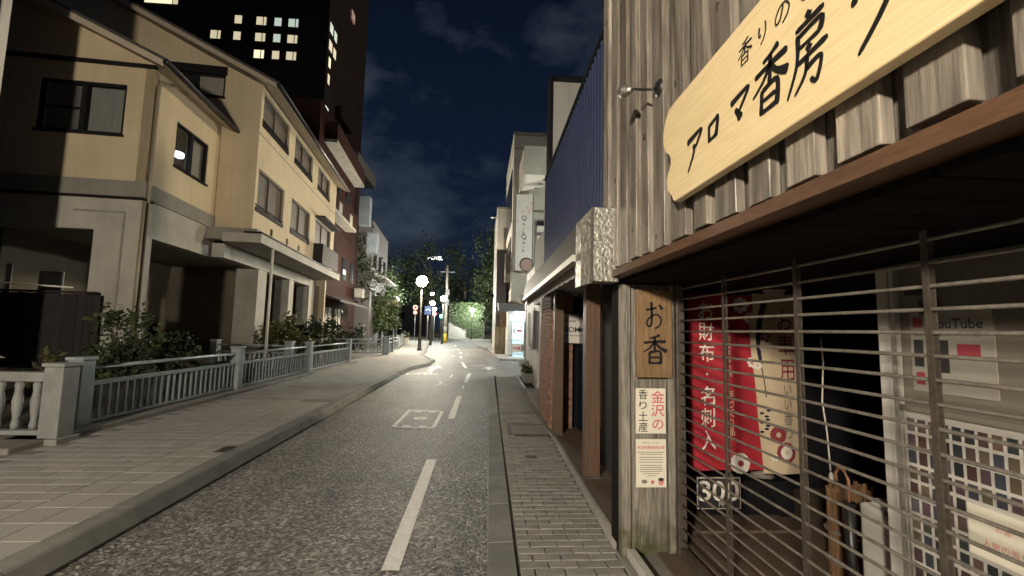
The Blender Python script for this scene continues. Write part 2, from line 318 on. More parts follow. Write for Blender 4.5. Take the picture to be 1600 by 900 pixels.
# ------------------------------------------------------------------ mesh helpers
class MB:
    def __init__(s): s.v = []; s.f = []
    def quad(s, a, b, c, d):
        n = len(s.v); s.v += [tuple(a), tuple(b), tuple(c), tuple(d)]; s.f.append((n, n + 1, n + 2, n + 3)); return s
    def poly(s, pts):
        n = len(s.v); s.v += [tuple(p) for p in pts]; s.f.append(tuple(range(n, n + len(pts)))); return s
    def box(s, x0, x1, y0, y1, z0, z1):
        n = len(s.v)
        s.v += [(x0, y0, z0), (x1, y0, z0), (x1, y1, z0), (x0, y1, z0), (x0, y0, z1), (x1, y0, z1), (x1, y1, z1), (x0, y1, z1)]
        s.f += [tuple(n + i for i in q) for q in ((0, 3, 2, 1), (4, 5, 6, 7), (0, 1, 5, 4), (1, 2, 6, 5), (2, 3, 7, 6), (3, 0, 4, 7))]
        return s
    def hexa(s, lo, hi):                                 # two quads of four points joined
        n = len(s.v); s.v += [tuple(p) for p in lo] + [tuple(p) for p in hi]
        s.f += [tuple(n + i for i in q) for q in ((0, 3, 2, 1), (4, 5, 6, 7), (0, 1, 5, 4), (1, 2, 6, 5), (2, 3, 7, 6), (3, 0, 4, 7))]
        return s
    def prism(s, pts, off):                              # closed outline pts extruded by vector off
        n = len(s.v); k = len(pts); off = Vector(off)
        s.v += [tuple(p) for p in pts] + [tuple(Vector(p) + off) for p in pts]
        s.f.append(tuple(range(n + k - 1, n - 1, -1))); s.f.append(tuple(range(n + k, n + 2 * k)))
        for i in range(k):
            j = (i + 1) % k; s.f.append((n + i, n + j, n + k + j, n + k + i))
        return s
    def tube(s, path, r, seg=8, caps=True):
        path = [Vector(p) for p in path]; n = len(s.v)
        rs = r if isinstance(r, (list, tuple)) else [r] * len(path)
        for i, p in enumerate(path):
            t = (path[min(i + 1, len(path) - 1)] - path[max(i - 1, 0)]).normalized()
            a = Vector((0, 0, 1)) if abs(t.z) < 0.9 else Vector((1, 0, 0))
            x = t.cross(a).normalized(); y = t.cross(x)
            for j in range(seg):
                an = 2 * math.pi * j / seg
                s.v.append(tuple(p + (x * math.cos(an) + y * math.sin(an)) * rs[i]))
        for i in range(len(path) - 1):
            for j in range(seg):
                k = (j + 1) % seg; a = n + i * seg; s.f.append((a + j, a + k, a + seg + k, a + seg + j))
        if caps:
            s.f.append(tuple(n + j for j in range(seg - 1, -1, -1))); e = n + (len(path) - 1) * seg
            s.f.append(tuple(e + j for j in range(seg)))
        return s
    def lathe(s, prof, c=(0, 0, 0), seg=12):             # prof: list of (radius, z)
        n = len(s.v)
        for r, z in prof:
            for j in range(seg):
                a = 2 * math.pi * j / seg; s.v.append((c[0] + r * math.cos(a), c[1] + r * math.sin(a), c[2] + z))
        for i in range(len(prof) - 1):
            for j in range(seg):
                k = (j + 1) % seg; a = n + i * seg; s.f.append((a + j, a + k, a + seg + k, a + seg + j))
        s.f.append(tuple(n + j for j in range(seg - 1, -1, -1))); e = n + (len(prof) - 1) * seg
        s.f.append(tuple(e + j for j in range(seg)))
        return s
    def build(s, name, mat, parent=None, smooth=False, bevel=0.0, loc=None):
        me = bpy.data.meshes.new(name); me.from_pydata(s.v, [], s.f); me.update()
        if smooth: me.polygons.foreach_set('use_smooth', [True] * len(me.polygons))
        return link(name, me, mat, parent, bevel, loc)
def link(name, me, mat, parent=None, bevel=0.0, loc=None):
    if mat is not None and not me.materials: me.materials.append(M[mat] if isinstance(mat, str) else mat)
    o = bpy.data.objects.new(name, me); COL.objects.link(o)
    if parent is not None: o.parent = parent
    if loc is not None: o.location = loc
    if bevel:
        md = o.modifiers.new('edge', 'BEVEL'); md.width = bevel; md.segments = 2; md.limit_method = 'ANGLE'
    return o
def tag(o, label=None, cat=None, group=None, kind=None):
    if label: o['label'] = label
    if cat: o['category'] = cat
    if group: o['group'] = group
    if kind: o['kind'] = kind
    return o
def empty(name, loc=(0, 0, 0), rz=0.0, label=None, cat=None, group=None, kind=None):
    o = bpy.data.objects.new(name, None); COL.objects.link(o)
    o.location = loc; o.rotation_euler = (0, 0, rz)
    return tag(o, label, cat, group, kind)
def copy_tree(o, parent=None):
    c = o.copy(); COL.objects.link(c); c.parent = parent
    for ch in [x for x in bpy.data.objects if x.parent == o]: copy_tree(ch, c)
    return c
def holed_wall(mb, P, a0, a1, z0, z1, holes, depth):
    """P(a, z, d): point on the wall plane, d inwards. Faces around rectangular holes (a0, a1, z0, z1) with their reveals."""
    A = sorted({a0, a1, *[h[0] for h in holes], *[h[1] for h in holes]}); Z = sorted({z0, z1, *[h[2] for h in holes], *[h[3] for h in holes]})
    A = [a for a in A if a0 <= a <= a1]; Z = [z for z in Z if z0 <= z <= z1]
    for i in range(len(A) - 1):
        for j in range(len(Z) - 1):
            ca, cz = (A[i] + A[i + 1]) / 2, (Z[j] + Z[j + 1]) / 2
            if any(h[0] < ca < h[1] and h[2] < cz < h[3] for h in holes): continue
            for d in (0, depth):
                mb.quad(P(A[i], Z[j], d), P(A[i + 1], Z[j], d), P(A[i + 1], Z[j + 1], d), P(A[i], Z[j + 1], d))
    for b0, b1, y0, y1 in list(holes) + [(a0, a1, z0, z1)]:
        mb.quad(P(b0, y0, 0), P(b0, y1, 0), P(b0, y1, depth), P(b0, y0, depth)); mb.quad(P(b1, y0, 0), P(b1, y1, 0), P(b1, y1, depth), P(b1, y0, depth))
        mb.quad(P(b0, y0, 0), P(b1, y0, 0), P(b1, y0, depth), P(b0, y0, depth)); mb.quad(P(b0, y1, 0), P(b1, y1, 0), P(b1, y1, depth), P(b0, y1, depth))
    return mb
def bar(mb, P, a0, a1, z0, z1, d0, d1):                  # a box in wall coordinates
    return mb.hexa([P(a0, z0, d0), P(a1, z0, d0), P(a1, z0, d1), P(a0, z0, d1)], [P(a0, z1, d0), P(a1, z1, d0), P(a1, z1, d1), P(a0, z1, d1)])

# ------------------------------------------------------------------ lettering: type and brush strokes, as flat meshes
_tc = {}
def glyphs(txt):
    if txt in _tc: return _tc[txt]
    c = bpy.data.curves.new('type', 'FONT'); c.body = txt; c.resolution_u = 3; c.offset = .012 if txt.isascii() else .006
    o = bpy.data.objects.new('type', c); COL.objects.link(o)
    dg = bpy.context.evaluated_depsgraph_get(); me = bpy.data.meshes.new_from_object(o.evaluated_get(dg))
    v = [(p.co.x, p.co.y) for p in me.vertices]; f = [tuple(p.vertices) for p in me.polygons]
    bpy.data.objects.remove(o); bpy.data.curves.remove(c); bpy.data.meshes.remove(me)
    if not v: v = [(0, 0)]
    x0 = min(p[0] for p in v); x1 = max(p[0] for p in v); y0 = min(p[1] for p in v); y1 = max(p[1] for p in v)
    w = (x1 - x0) or 1; h = (y1 - y0) or 1
    _tc[txt] = ([((p[0] - x0) / w, (p[1] - y0) / h) for p in v], f, w / h)
    return _tc[txt]
class Ink:                                               # collects 2D glyphs in sign coordinates (x right, y up), then lays them on a plane
    def __init__(s): s.v = []; s.f = []; s.g = []
    def type(s, txt, x0, x1, y0, y1):
        s.g.append((len(s.v), len(s.f))); v, f, _ = glyphs(txt); n = len(s.v)
        s.v += [(x0 + p[0] * (x1 - x0), y0 + p[1] * (y1 - y0)) for p in v]; s.f += [tuple(n + i for i in q) for q in f]; return s
    def line(s, txt, xc, y, h):                          # centred line of height h, natural width
        a = glyphs(txt)[2]; return s.type(txt, xc - a * h / 2, xc + a * h / 2, y, y + h)
    def column(s, txt, xc, ytop, w, step, squash=0.92):
        for i, ch in enumerate(txt):
            if ch == ' ': continue
            ww, hh = w, step * squash
            if ch == '・': ww, hh = w * 0.16, w * 0.16
            if ch in 'のいりッ': ww, hh = w * 0.82, step * squash * 0.8
            yc = ytop - step * (i + 0.5); s.type(ch, xc - ww / 2, xc + ww / 2, yc - hh / 2, yc + hh / 2)
        return s
    def rect(s, x0, x1, y0, y1):
        s.g.append((len(s.v), len(s.f))); n = len(s.v); s.v += [(x0, y0), (x1, y0), (x1, y1), (x0, y1)]; s.f.append((n, n + 1, n + 2, n + 3)); return s
    def disc(s, x, y, rx, ry=None, seg=14):
        s.g.append((len(s.v), len(s.f))); n = len(s.v); ry = ry or rx; s.v += [(x + rx * math.cos(2 * math.pi * i / seg), y + ry * math.sin(2 * math.pi * i / seg)) for i in range(seg)]
        s.f.append(tuple(range(n, n + seg))); return s
    def ring(s, x, y, r0, r1, seg=20, a0=0, a1=2 * math.pi):
        n = len(s.v)
        for i in range(seg + 1):
            a = a0 + (a1 - a0) * i / seg; s.v += [(x + r0 * math.cos(a), y + r0 * math.sin(a)), (x + r1 * math.cos(a), y + r1 * math.sin(a))]
        for i in range(seg): k = n + 2 * i; s.f.append((k, k + 1, k + 3, k + 2))
        return s
    def flower(s, x, y, r, petals=8):
        s.g.append((len(s.v), len(s.f)))
        for i in range(petals):
            a = 2 * math.pi * i / petals; ca, sa = math.cos(a), math.sin(a)
            n = len(s.v)
            for t, w in ((0.25, 0.0), (0.6, 0.26), (0.9, 0.24), (1.0, 0.0), (0.9, -0.24), (0.6, -0.26)):
                s.v.append((x + r * (t * ca - w * sa), y + r * (t * sa + w * ca)))
            s.f.append(tuple(range(n, n + 6)))
        return s
    def stroke(s, pts, w, w1=None, press=True):
        P = [Vector((p[0], p[1], 0)) for p in pts]; out = []
        Q = [P[0]] + P + [P[-1]]
        for i in range(1, len(Q) - 2):
            for k in range(6):
                t = k / 6; a, b, c, d = Q[i - 1], Q[i], Q[i + 1], Q[i + 2]
                out.append(0.5 * ((2 * b) + (c - a) * t + (2 * a - 5 * b + 4 * c - d) * t * t + (3 * b - a - 3 * c + d) * t ** 3))
        out.append(P[-1]); n = len(s.v); m = len(out)
        w1 = w if w1 is None else w1
        for i, p in enumerate(out):
            t = i / (m - 1); d = (out[min(i + 1, m - 1)] - out[max(i - 1, 0)])
            if d.length < 1e-9: d = Vector((1, 0, 0))
            d.normalize(); nx = Vector((-d.y, d.x, 0)); ww = (w * (1 - t) + w1 * t) * ((0.72 + 0.5 * abs(t - 0.4)) if press else 1)
            if i == 0 or i == m - 1: ww *= 0.55
            s.v += [tuple((p + nx * ww)[:2]), tuple((p - nx * ww)[:2])]
        for i in range(m - 1): k = n + 2 * i; s.f.append((k, k + 1, k + 3, k + 2))
        return s
    def brush(s, ch, x0, x1, y0, y1, weight=1.0, slant=0.0):
        s.g.append((len(s.v), len(s.f)))
        for st in BRUSH[ch]:
            pts, w = st[0], st[1]; w1 = st[2] if len(st) > 2 else w
            k = min(abs(x1 - x0), abs(y1 - y0)) * weight * 1.35
            q = [(x0 + (px + slant * (0.5 - py)) * (x1 - x0), y1 - py * (y1 - y0)) for px, py in pts]
            s.stroke(q, w * k, w1 * k)
        return s
    def lay(s, name, mat, origin, right, up, parent=None, thick=0.0, each=True):
        """Lays the marks on a plane: each mark a part of its own, or (each=False, for print too small to pick apart) one part."""
        o, r, u = Vector(origin), Vector(right), Vector(up); nrm = r.cross(u); res = []
        starts = sorted(set(s.g)) if each and s.g else [(0, 0)]
        if starts[0][1] > 0: starts = [(0, 0)] + starts
        for k, (v0, f0) in enumerate(starts):
            v1, f1 = starts[k + 1] if k + 1 < len(starts) else (len(s.v), len(s.f))
            mb = MB(); mb.v = [tuple(o + r * p[0] + u * p[1]) for p in s.v[v0:v1]]; mb.f = [tuple(i - v0 for i in q) for q in s.f[f0:f1]]
            if not mb.f: continue
            if thick > 0:
                n = len(mb.v); edges = set(); fs = list(mb.f)
                for q in fs:
                    for i in range(len(q)): edges.add((q[i], q[(i + 1) % len(q)]))
                mb.v += [tuple(Vector(p) + nrm * thick) for p in mb.v]; mb.f = [tuple(n + i for i in q) for q in fs]
                for (a, b) in edges:
                    if (b, a) not in edges: mb.f.append((a, b, n + b, n + a))
            res.append(mb.build(name, mat, parent))
        if not each:
            for q in res: q['kind'] = 'stuff'
        return res
BRUSH = {
 'ア': [([(.10, .25), (.5, .2), (.84, .17), (.86, .25), (.58, .5)], .075, .03), ([(.5, .4), (.49, .62), (.2, .97)], .07, .02)],
 'ロ': [([(.2, .24), (.22, .5), (.26, .82)], .07, .06), ([(.2, .27), (.6, .2), (.8, .2), (.72, .78)], .06, .075), ([(.27, .76), (.72, .72)], .06)],
 'マ': [([(.1, .26), (.5, .2), (.86, .16), (.84, .28), (.46, .66)], .07, .03), ([(.34, .48), (.62, .82)], .055, .1)],
 '香': [([(.7, .03), (.5, .1), (.3, .14)], .05, .025), ([(.08, .29), (.5, .25), (.93, .24)], .045, .05), ([(.5, .1), (.5, .56)], .05, .04),
        ([(.47, .28), (.3, .46), (.04, .6)], .045, .015), ([(.53, .28), (.7, .44), (.97, .56)], .035, .07),
        ([(.3, .58), (.3, .97)], .042), ([(.3, .6), (.7, .57), (.72, .97)], .042, .05), ([(.32, .76), (.68, .75)], .035), ([(.32, .94), (.7, .93)], .04)],
 '房': [([(.45, .0), (.55, .07)], .06), ([(.2, .14), (.85, .1)], .045), ([(.27, .24), (.8, .21), (.78, .38)], .04, .05), ([(.28, .4), (.78, .38)], .035),
        ([(.26, .2), (.25, .6), (.03, .98)], .055, .015), ([(.5, .44), (.57, .51)], .06), ([(.26, .6), (.95, .53)], .045),
        ([(.5, .58), (.46, .8), (.22, .99)], .05, .015), ([(.48, .74), (.82, .7), (.74, .97), (.6, .9)], .045, .03)],
 'ク': [([(.42, .02), (.34, .2), (.12, .42)], .08, .03), ([(.36, .2), (.62, .18), (.9, .14), (.72, .6), (.25, .99)], .07, .02)],
 'り': [([(.25, .12), (.22, .45), (.3, .6), (.38, .48)], .07, .03), ([(.68, .06), (.74, .45), (.62, .78), (.4, .98)], .06, .02)],
 'の': [([(.55, .2), (.42, .65), (.22, .78), (.1, .55), (.3, .22), (.65, .15), (.9, .42), (.82, .74), (.55, .93)], .055, .03)],
 'お': [([(.1, .32), (.35, .3), (.62, .24)], .06, .04), ([(.36, .05), (.38, .4), (.36, .8), (.22, .88), (.12, .76), (.3, .58), (.62, .48), (.84, .62), (.78, .84), (.52, .96)], .06, .03),
        ([(.74, .14), (.92, .3)], .04, .075)],
 'ラ': [([(.25, .12), (.8, .1)], .06), ([(.12, .36), (.86, .33), (.72, .7), (.35, .98)], .06, .02)],
}
XR, ZU, YL = (1, 0, 0), (0, 0, 1), (0, -1, 0)            # facing -Y: right = +X ; facing -X: right = -Y

# ------------------------------------------------------------------ ground, road, pavements
def setting():
    g = MB()                                              # one sheet to the horizon, with the canal cut into it
    z = -0.03
    g.quad((-6.0, -80, z), (900, -80, z), (900, 1500, z), (-6.0, 1500, z))
    g.quad((-900, -80, z), (-7.1, -80, z), (-7.1, 1500, z), (-900, 1500, z))
    g.quad((-7.1, 22.0, z), (-6.0, 22.0, z), (-6.0, 1500, z), (-7.1, 1500, z))
    g.quad((-900, -900, z), (900, -900, z), (900, -80, z), (-900, -80, z))
    g.quad((-6.0, -80, z), (-6.0, 22, z), (-6.0, 22, -1.1), (-6.0, -80, -1.1)); g.quad((-7.1, -80, z), (-7.1, 22, z), (-7.1, 22, -1.1), (-7.1, -80, -1.1))
    g.quad((-7.1, -80, -1.1), (-6.0, -80, -1.1), (-6.0, 22, -1.1), (-7.1, 22, -1.1)); g.quad((-7.1, 22, z), (-6, 22, z), (-6, 22, -1.1), (-7.1, 22, -1.1))
    tag(g.build('ground', 'far_ground'), 'dark ground running under the street and the houses', kind='structure')
    w = MB().quad((-7.1, -80, -0.8), (-6.0, -80, -0.8), (-6.0, 22, -0.8), (-7.1, 22, -0.8))
    tag(w.build('canal_water', 'water'), 'dark narrow canal water behind the pale railing', kind='structure')
    # road: outline follows the gentle bend to the left
    left = [(-2.66, -40), (-2.66, 16.2), (-2.60, 18.0), (-2.15, 20.0), (-2.15, 23.0), (-3.45, 28.5), (-3.75, 33), (-4.9, 45), (-6.5, 60), (-9, 80), (-30, 140)]
    right = [(0.09, -40), (0.09, 3), (0.30, 14), (0.33, 16.3), (5.5, 17.0), (5.5, 22.5), (1.05, 24.5), (0.95, 28), (0.62, 38), (-0.6, 56), (-2.5, 72), (-7, 90), (-20, 140)]
    r = MB(); pts = [(x, y, 0.0) for x, y in left] + [(x, y, 0.0) for x, y in reversed(right)]
    road = tag(r.poly(pts).build('road', 'asphalt'), 'narrow worn asphalt road bending gently away', kind='structure')
    far = MB().quad((-14, 45, -0.012), (8, 40, -0.012), (14, 170, -0.012), (-60, 170, -0.012))
    far.build('far_surface', 'pavement_far', road)
    def mark(name, pts, m='road_paint', z=0.004):
        return MB().poly([(x, y, z) for x, y in pts]).build(name, m, road)
    for (xa, ya, xb, yb, w_) in ((-0.55, 3.22, -0.55, 5.83, .06), (-0.475, 8.4, -0.455, 11.3, .06), (-0.40, 14.0, -0.34, 17.1, .065), (-0.55, 19.4, -0.84, 22.9, .065),
                                 (-1.02, 25.9, -1.15, 28.2, .06), (-1.2, 30.8, -1.4, 33.5, .06), (-1.6, 37, -1.9, 40, .06), (-2.2, 44, -2.6, 48, .06), (-0.58, -1.5, -0.58, 0.9, .06)):
        mark('dash_line', [(xa - w_, ya), (xa + w_, ya), (xb + w_, yb), (xb - w_, yb)])
    mark('seam_line', [(-2.68, 15.92), (0.3, 14.5), (0.3, 14.56), (-2.68, 15.99)], 'pale_paint', 0.003)
    mark('seam_line', [(-2.2, 14.1), (0.28, 13.72), (0.28, 13.76), (-2.2, 14.14)], 'seam', 0.003)
    # corner ticks of a parking mark
    for x, y, s in ((-1.17, 13.4, 1), (-0.98, 15.6, 1)):
        mark('corner_tick', [(x, y), (x + .07, y), (x + .07, y + .9), (x, y + .9)]); mark('corner_tick', [(x + .08, y), (x + .26, y), (x + .26, y + .09), (x + .08, y + .09)])
    mark('corner_tick', [(-0.46, 12.55), (-0.40, 12.55), (-0.40, 13.45), (-0.46, 13.45)])
    # arrow and bicycle pictogram
    mark('arrow_mark', [(-1.98, 17.7), (-1.80, 17.7), (-1.72, 19.2), (-1.50, 19.2), (-1.80, 20.6), (-2.12, 19.2), (-1.92, 19.2)])
    mark('arrow_mark', [(0.32, 18.6), (0.46, 18.6), (0.50, 19.4), (0.72, 19.4), (0.42, 20.3), (0.10, 19.4), (0.34, 19.4)])
    mark('stripe_mark', [(-0.25, 21.0), (0.7, 20.6), (0.7, 20.75), (-0.25, 21.15)])
    ib = Ink()
    for cx in (-2.32, -1.72): ib.ring(cx, 16.55, .20, .27)
    for a, b in (((-2.32, 16.55), (-2.02, 17.1)), ((-2.02, 17.1), (-1.8, 16.6)), ((-1.8, 16.6), (-1.72, 16.55)), ((-2.02, 17.1), (-1.78, 17.25)), ((-2.3, 17.2), (-2.05, 17.2)), ((-1.78, 17.5), (-1.7, 16.6))): ib.stroke([a, b], .035, press=False)
    ib.lay('bicycle_mark', 'road_paint', (0, 0, 0.004), (1, 0, 0), (0, 1, 0), road)
    mark('stripe_mark', [(-2.55, 22.3), (-2.35, 22.3), (-2.35, 22.7), (-2.55, 22.7)]); mark('stripe_mark', [(-1.7, 27.5), (-1.45, 27.5), (-1.45, 28.2), (-1.7, 28.2)])
    mark('stripe_mark', [(-3.2, 36.0), (0.3, 37.2), (0.3, 37.7), (-3.2, 36.5)])
    # framed utility cover in the lane
    c = empty('utility_cover', (0, 0, 0), 0, 'square utility cover outlined in white paint in the road lane', 'manhole')
    MB().box(-1.30, -0.73, 7.74, 9.12, -0.02, 0.003).build('cover_plate', 'asphalt', c)
    fr = MB(); z = .006
    o = [(-1.40, 7.72), (-1.34, 7.64), (-0.74, 7.60), (-0.68, 7.68), (-0.66, 9.12), (-0.71, 9.20), (-1.31, 9.30), (-1.37, 9.24)]
    i = [(-1.33, 7.75), (-1.31, 7.72), (-0.77, 7.69), (-0.745, 7.72), (-0.725, 9.06), (-0.75, 9.10), (-1.28, 9.19), (-1.305, 9.15)]
    for k in range(8): j = (k + 1) % 8; fr.quad((*o[k], z), (*o[j], z), (*i[j], z), (*i[k], z))
    fr.build('painted_border', 'road_paint', c)
    for x, y in ((-1.17, 7.77), (-0.9, 7.75), (-1.15, 9.09), (-0.88, 9.06)): MB().poly([(x - .08, y - .06 if y < 8 else y + .06, z), (x + .08, y - .06 if y < 8 else y + .06, z), (x + .05, y + .06 if y < 8 else y - .08, z), (x - .05, y + .06 if y < 8 else y - .08, z)]).build('hinge_mark', 'road_paint', c)
    MB().lathe([(.13, 0.0), (.13, .006)], (-1.02, 8.42, 0.003), 24).build('hand_hole_mark', 'road_paint', c)
    MB().lathe([(.05, 0.0), (.05, .002)], (-1.02, 8.42, 0.0095), 16).build('lid_mark', 'pale_paint', c)
    tag(MB().lathe([(.05, 0.0), (.05, .004)], (-0.40, 7.35, 0.001), 14).build('survey_stud', 'iron_lid'), 'small dark round stud in the asphalt beside the dashed line', 'stud')
    # left pavement
    lp = MB()
    lo = [(-2.93, -40), (-2.93, 16.2), (-2.87, 18), (-2.42, 20.0), (-2.42, 23), (-3.70, 28.5), (-4.0, 33), (-5.15, 45), (-6.7, 60)]
    li = [(-5.95, -40), (-5.95, 16.2), (-5.95, 18), (-5.95, 20.0), (-5.95, 23), (-6.0, 28.5), (-6.4, 33), (-8.0, 45), (-10, 60)]
    for k in range(len(lo) - 1): lp.quad((*lo[k], .10), (*lo[k + 1], .10), (*li[k + 1], .10), (*li[k], .10))
    pl = tag(lp.build('pavement_left', 'pavement_far'), 'grey tiled pavement along the canal railing', kind='structure')
    MB().box(-5.2, -2.94, 2.2, 9.9, 0.09, 0.1015).build('joint_bed', 'tile_joint', pl)
    me = hm = None; y = 2.3; row = 0; n = 0
    def piece(mb, cur, m, loc):
        if cur is None: t = mb.build('tile', m, pl, bevel=.004); cur = t.data
        else: t = link('tile', cur, m, pl, .004)
        t.location = loc; return cur
    while y < 9.8 and n < 250:
        x = -3.545
        if row % 2: hm = piece(MB().box(-.096, .096, -.097, .097, 0, .007), hm, 'tile', (x - .1, y, .1005)); x -= .2; n += 1
        while x - .4 > -5.2: me = piece(MB().box(-.197, .197, -.097, .097, 0, .007), me, 'tile', (x - .2, y, .1005 + random.uniform(-.0005, .0005))); x -= .4; n += 1
        y += .2; row += 1
    me = None
    for k in range(24):
        for c_ in (0, 1): me = piece(MB().box(-.147, .147, -.147, .147, 0, .007), me, 'tile_pale', (-3.09 - c_ * .3, 2.4 + k * .3, .1008))
    drain = empty('drain_grate', (-2.97, 5.85, .1), 0, 'small mossy drain cover at the edge of the kerb', 'drain')
    MB().box(-.11, .06, -.14, .14, .001, .014).build('plate', 'iron_lid', drain)
    for k in range(4): MB().box(-.09, .04, -.11 + k * .06, -.085 + k * .06, .0145, .018).build('bar', 'black_metal', drain)
    # left kerb: stones
    ks = empty('kerb_left', kind='structure', label='raised grey kerb between road and canal pavement')
    y = -1.0
    def stone(a, b, h0=.13):
        (xa, ya), (xb, yb) = a, b
        d = Vector((xb - xa, yb - ya, 0)); L_ = d.length; d.normalize(); n_ = Vector((-d.y, d.x, 0))
        p0, p1 = Vector((xa, ya, 0)) + d * .004, Vector((xb, yb, 0)) - d * .004
        prof = [(0, -.05), (0.0, .025), (.075, h0 - .012), (.095, h0), (.235, h0), (.245, h0 - .01), (.245, -.05)]
        m = MB(); k = len(prof); m.v = [tuple(p0 + n_ * q[0] + Vector((0, 0, q[1]))) for q in prof] + [tuple(p1 + n_ * q[0] + Vector((0, 0, q[1]))) for q in prof]
        m.f = [tuple(range(k)), tuple(range(2 * k - 1, k - 1, -1))] + [(i, k + i, k + (i + 1) % k, (i + 1) % k) for i in range(k)]
        m.build('kerb_stone', 'kerb_stone', ks)
    while y < 15.9: stone((-2.66, y), (-2.66, min(y + 1.0, 16.2))); y += 1.0
    chain = left[1:9]
    for k in range(len(chain) - 1):
        (xa, ya), (xb, yb) = chain[k], chain[k + 1]; n_ = max(1, int(round(math.hypot(xb - xa, yb - ya) / 1.5)))
        for q in range(n_): stone((xa + (xb - xa) * q / n_, ya + (yb - ya) * q / n_), (xa + (xb - xa) * (q + 1) / n_, ya + (yb - ya) * (q + 1) / n_))
    # right pavement of small pavers
    rp = MB().poly([(.30, -40, .012), (1.10, -40, .012), (1.10, 3.4, .012), (1.37, 16.4, .012), (.60, 16.2, .012), (.42, 9, .012), (.30, 3, .012)])
    pr = tag(rp.build('pavement_right', 'paver_far'), 'narrow pavement of small grey pavers beside the shops', kind='structure')
    MB().poly([(.285, 2.3, .016), (1.06, 2.3, .016), (1.15, 9.0, .016), (.37, 9.0, .016)]).build('joint_bed', 'joint', pr)
    bm_ = MB().box(-.0955, .0955, -.0455, .0455, 0, .012); me = None; y = 2.42; row = 0; n = 0
    while n < 298 and y < 8.9:
        x = .305 + .018 * (y - 3) + (.1 if row % 2 else .0) + .1
        if row % 2: hb = MB().box(-.0455, .0455, -.0455, .0455, 0, .012).build('paver', 'paver', pr, bevel=.003); hb.location = (x - .15, y, .017)
        while x < 1.02 + .018 * (y - 3) and n < 298:
            if not (6.98 < y < 7.98 and x > .5):
                if me is None: t = bm_.build('paver', 'paver', pr, bevel=.003); me = t.data
                else: t = link('paver', me, 'paver', pr, .003)
                t.location = (x, y, .017 + random.uniform(-.0015, .0015)); t.rotation_euler = (random.uniform(-.006, .006), random.uniform(-.006, .006), random.uniform(-.012, .012)); n += 1
            x += .2
        y += .1; row += 1
    hc = empty('access_cover', (.84, 7.48, .017), R(-1), 'paver filled access cover with a dark steel rim in the pavement', 'manhole')
    MB().box(-.30, .30, -.37, .37, 0, .010).build('cover', 'paver', hc)
    for a in ((-.33, -.30, -.40, .40), (.30, .33, -.40, .40), (-.30, .30, -.40, -.37), (-.30, .30, .37, .40)): MB().box(a[0], a[1], a[2], a[3], -.001, .013).build('rim', 'iron_lid', hc)
    tag(MB().lathe([(.075, 0), (.075, .006), (.05, .008)], (.68, 5.87, .029), 20).build('valve_cover', 'iron_lid'), 'small round iron valve cover set in the pavers', 'manhole')
    kr = empty('kerb_right', kind='structure', label='flush grey kerb between road and paver pavement')
    y = -1.0
    def kx(y): return .09 + max(0, y - 3) * .0191
    while y < 16.0:
        y2 = min(y + .76, 16.3)
        m = MB().hexa([(kx(y), y + .004, -.05), (kx(y) + .195, y + .004, -.05), (kx(y2) + .195, y2 - .004, -.05), (kx(y2), y2 - .004, -.05)], [(kx(y), y + .004, .022), (kx(y) + .195, y + .004, .03), (kx(y2) + .195, y2 - .004, .03), (kx(y2), y2 - .004, .022)])
        m.build('kerb_stone', 'kerb_stone', kr, bevel=.006); y += .76
    # pavement across the side street, right
    p2 = MB().prism([(1.1, 24.6, -.02), (8, 22.8, -.02), (12, 45, -.02), (.7, 45, -.02), (.75, 38, -.02), (1.0, 28, -.02)], (0, 0, .12))
    tag(p2.build('pavement_far_corner', 'pavement_far'), 'pale pavement in front of the lit shop across the side street', kind='structure')
setting()

# ------------------------------------------------------------------ cream house on the left (rotated 5 degrees against the street)
HO = (-7.80, 10.77)
def window(house, P, a0, a1, z0, z1, panes, depth=.12, sill=True, back=None, mull=.05, name='window'):
    m = MB(); w = .055
    bar(m, P, a0, a1, z1 - w, z1, .02, depth); bar(m, P, a0, a1, z0, z0 + w, .02, depth); bar(m, P, a0, a0 + w, z0 + w, z1 - w, .02, depth); bar(m, P, a1 - w, a1, z0 + w, z1 - w, .02, depth)
    n = len(panes)
    for i in range(1, n): a = a0 + (a1 - a0) * i / n; bar(m, P, a - mull, a + mull, z0 + w, z1 - w, .02, depth)
    wo = m.build(name, 'dark_frame', house)
    for i, pm in enumerate(panes):
        b0 = a0 + (a1 - a0) * i / n + (mull if i else w); b1 = a0 + (a1 - a0) * (i + 1) / n - (mull if i < n - 1 else w)
        if pm is None: continue
        if isinstance(pm, tuple):                       # glass with something behind it
            g = MB(); bar(g, P, b0, b1, z0 + w, z1 - w, .07, .076); g.build('pane', pm[0], wo)
            c = MB(); bar(c, P, b0, b1, z0 + w, z1 - w, depth + .05, depth + .06); c.build(pm[2] if len(pm) > 2 else 'curtain', pm[1], wo)
        else:
            g = MB(); bar(g, P, b0, b1, z0 + w, z1 - w, .07, .09); g.build('pane', pm, wo)
    if sill: s = MB(); bar(s, P, a0 - .03, a1 + .03, z0 - .05, z0, -.05, depth); s.build('sill', 'dark_frame', wo)
    return wo
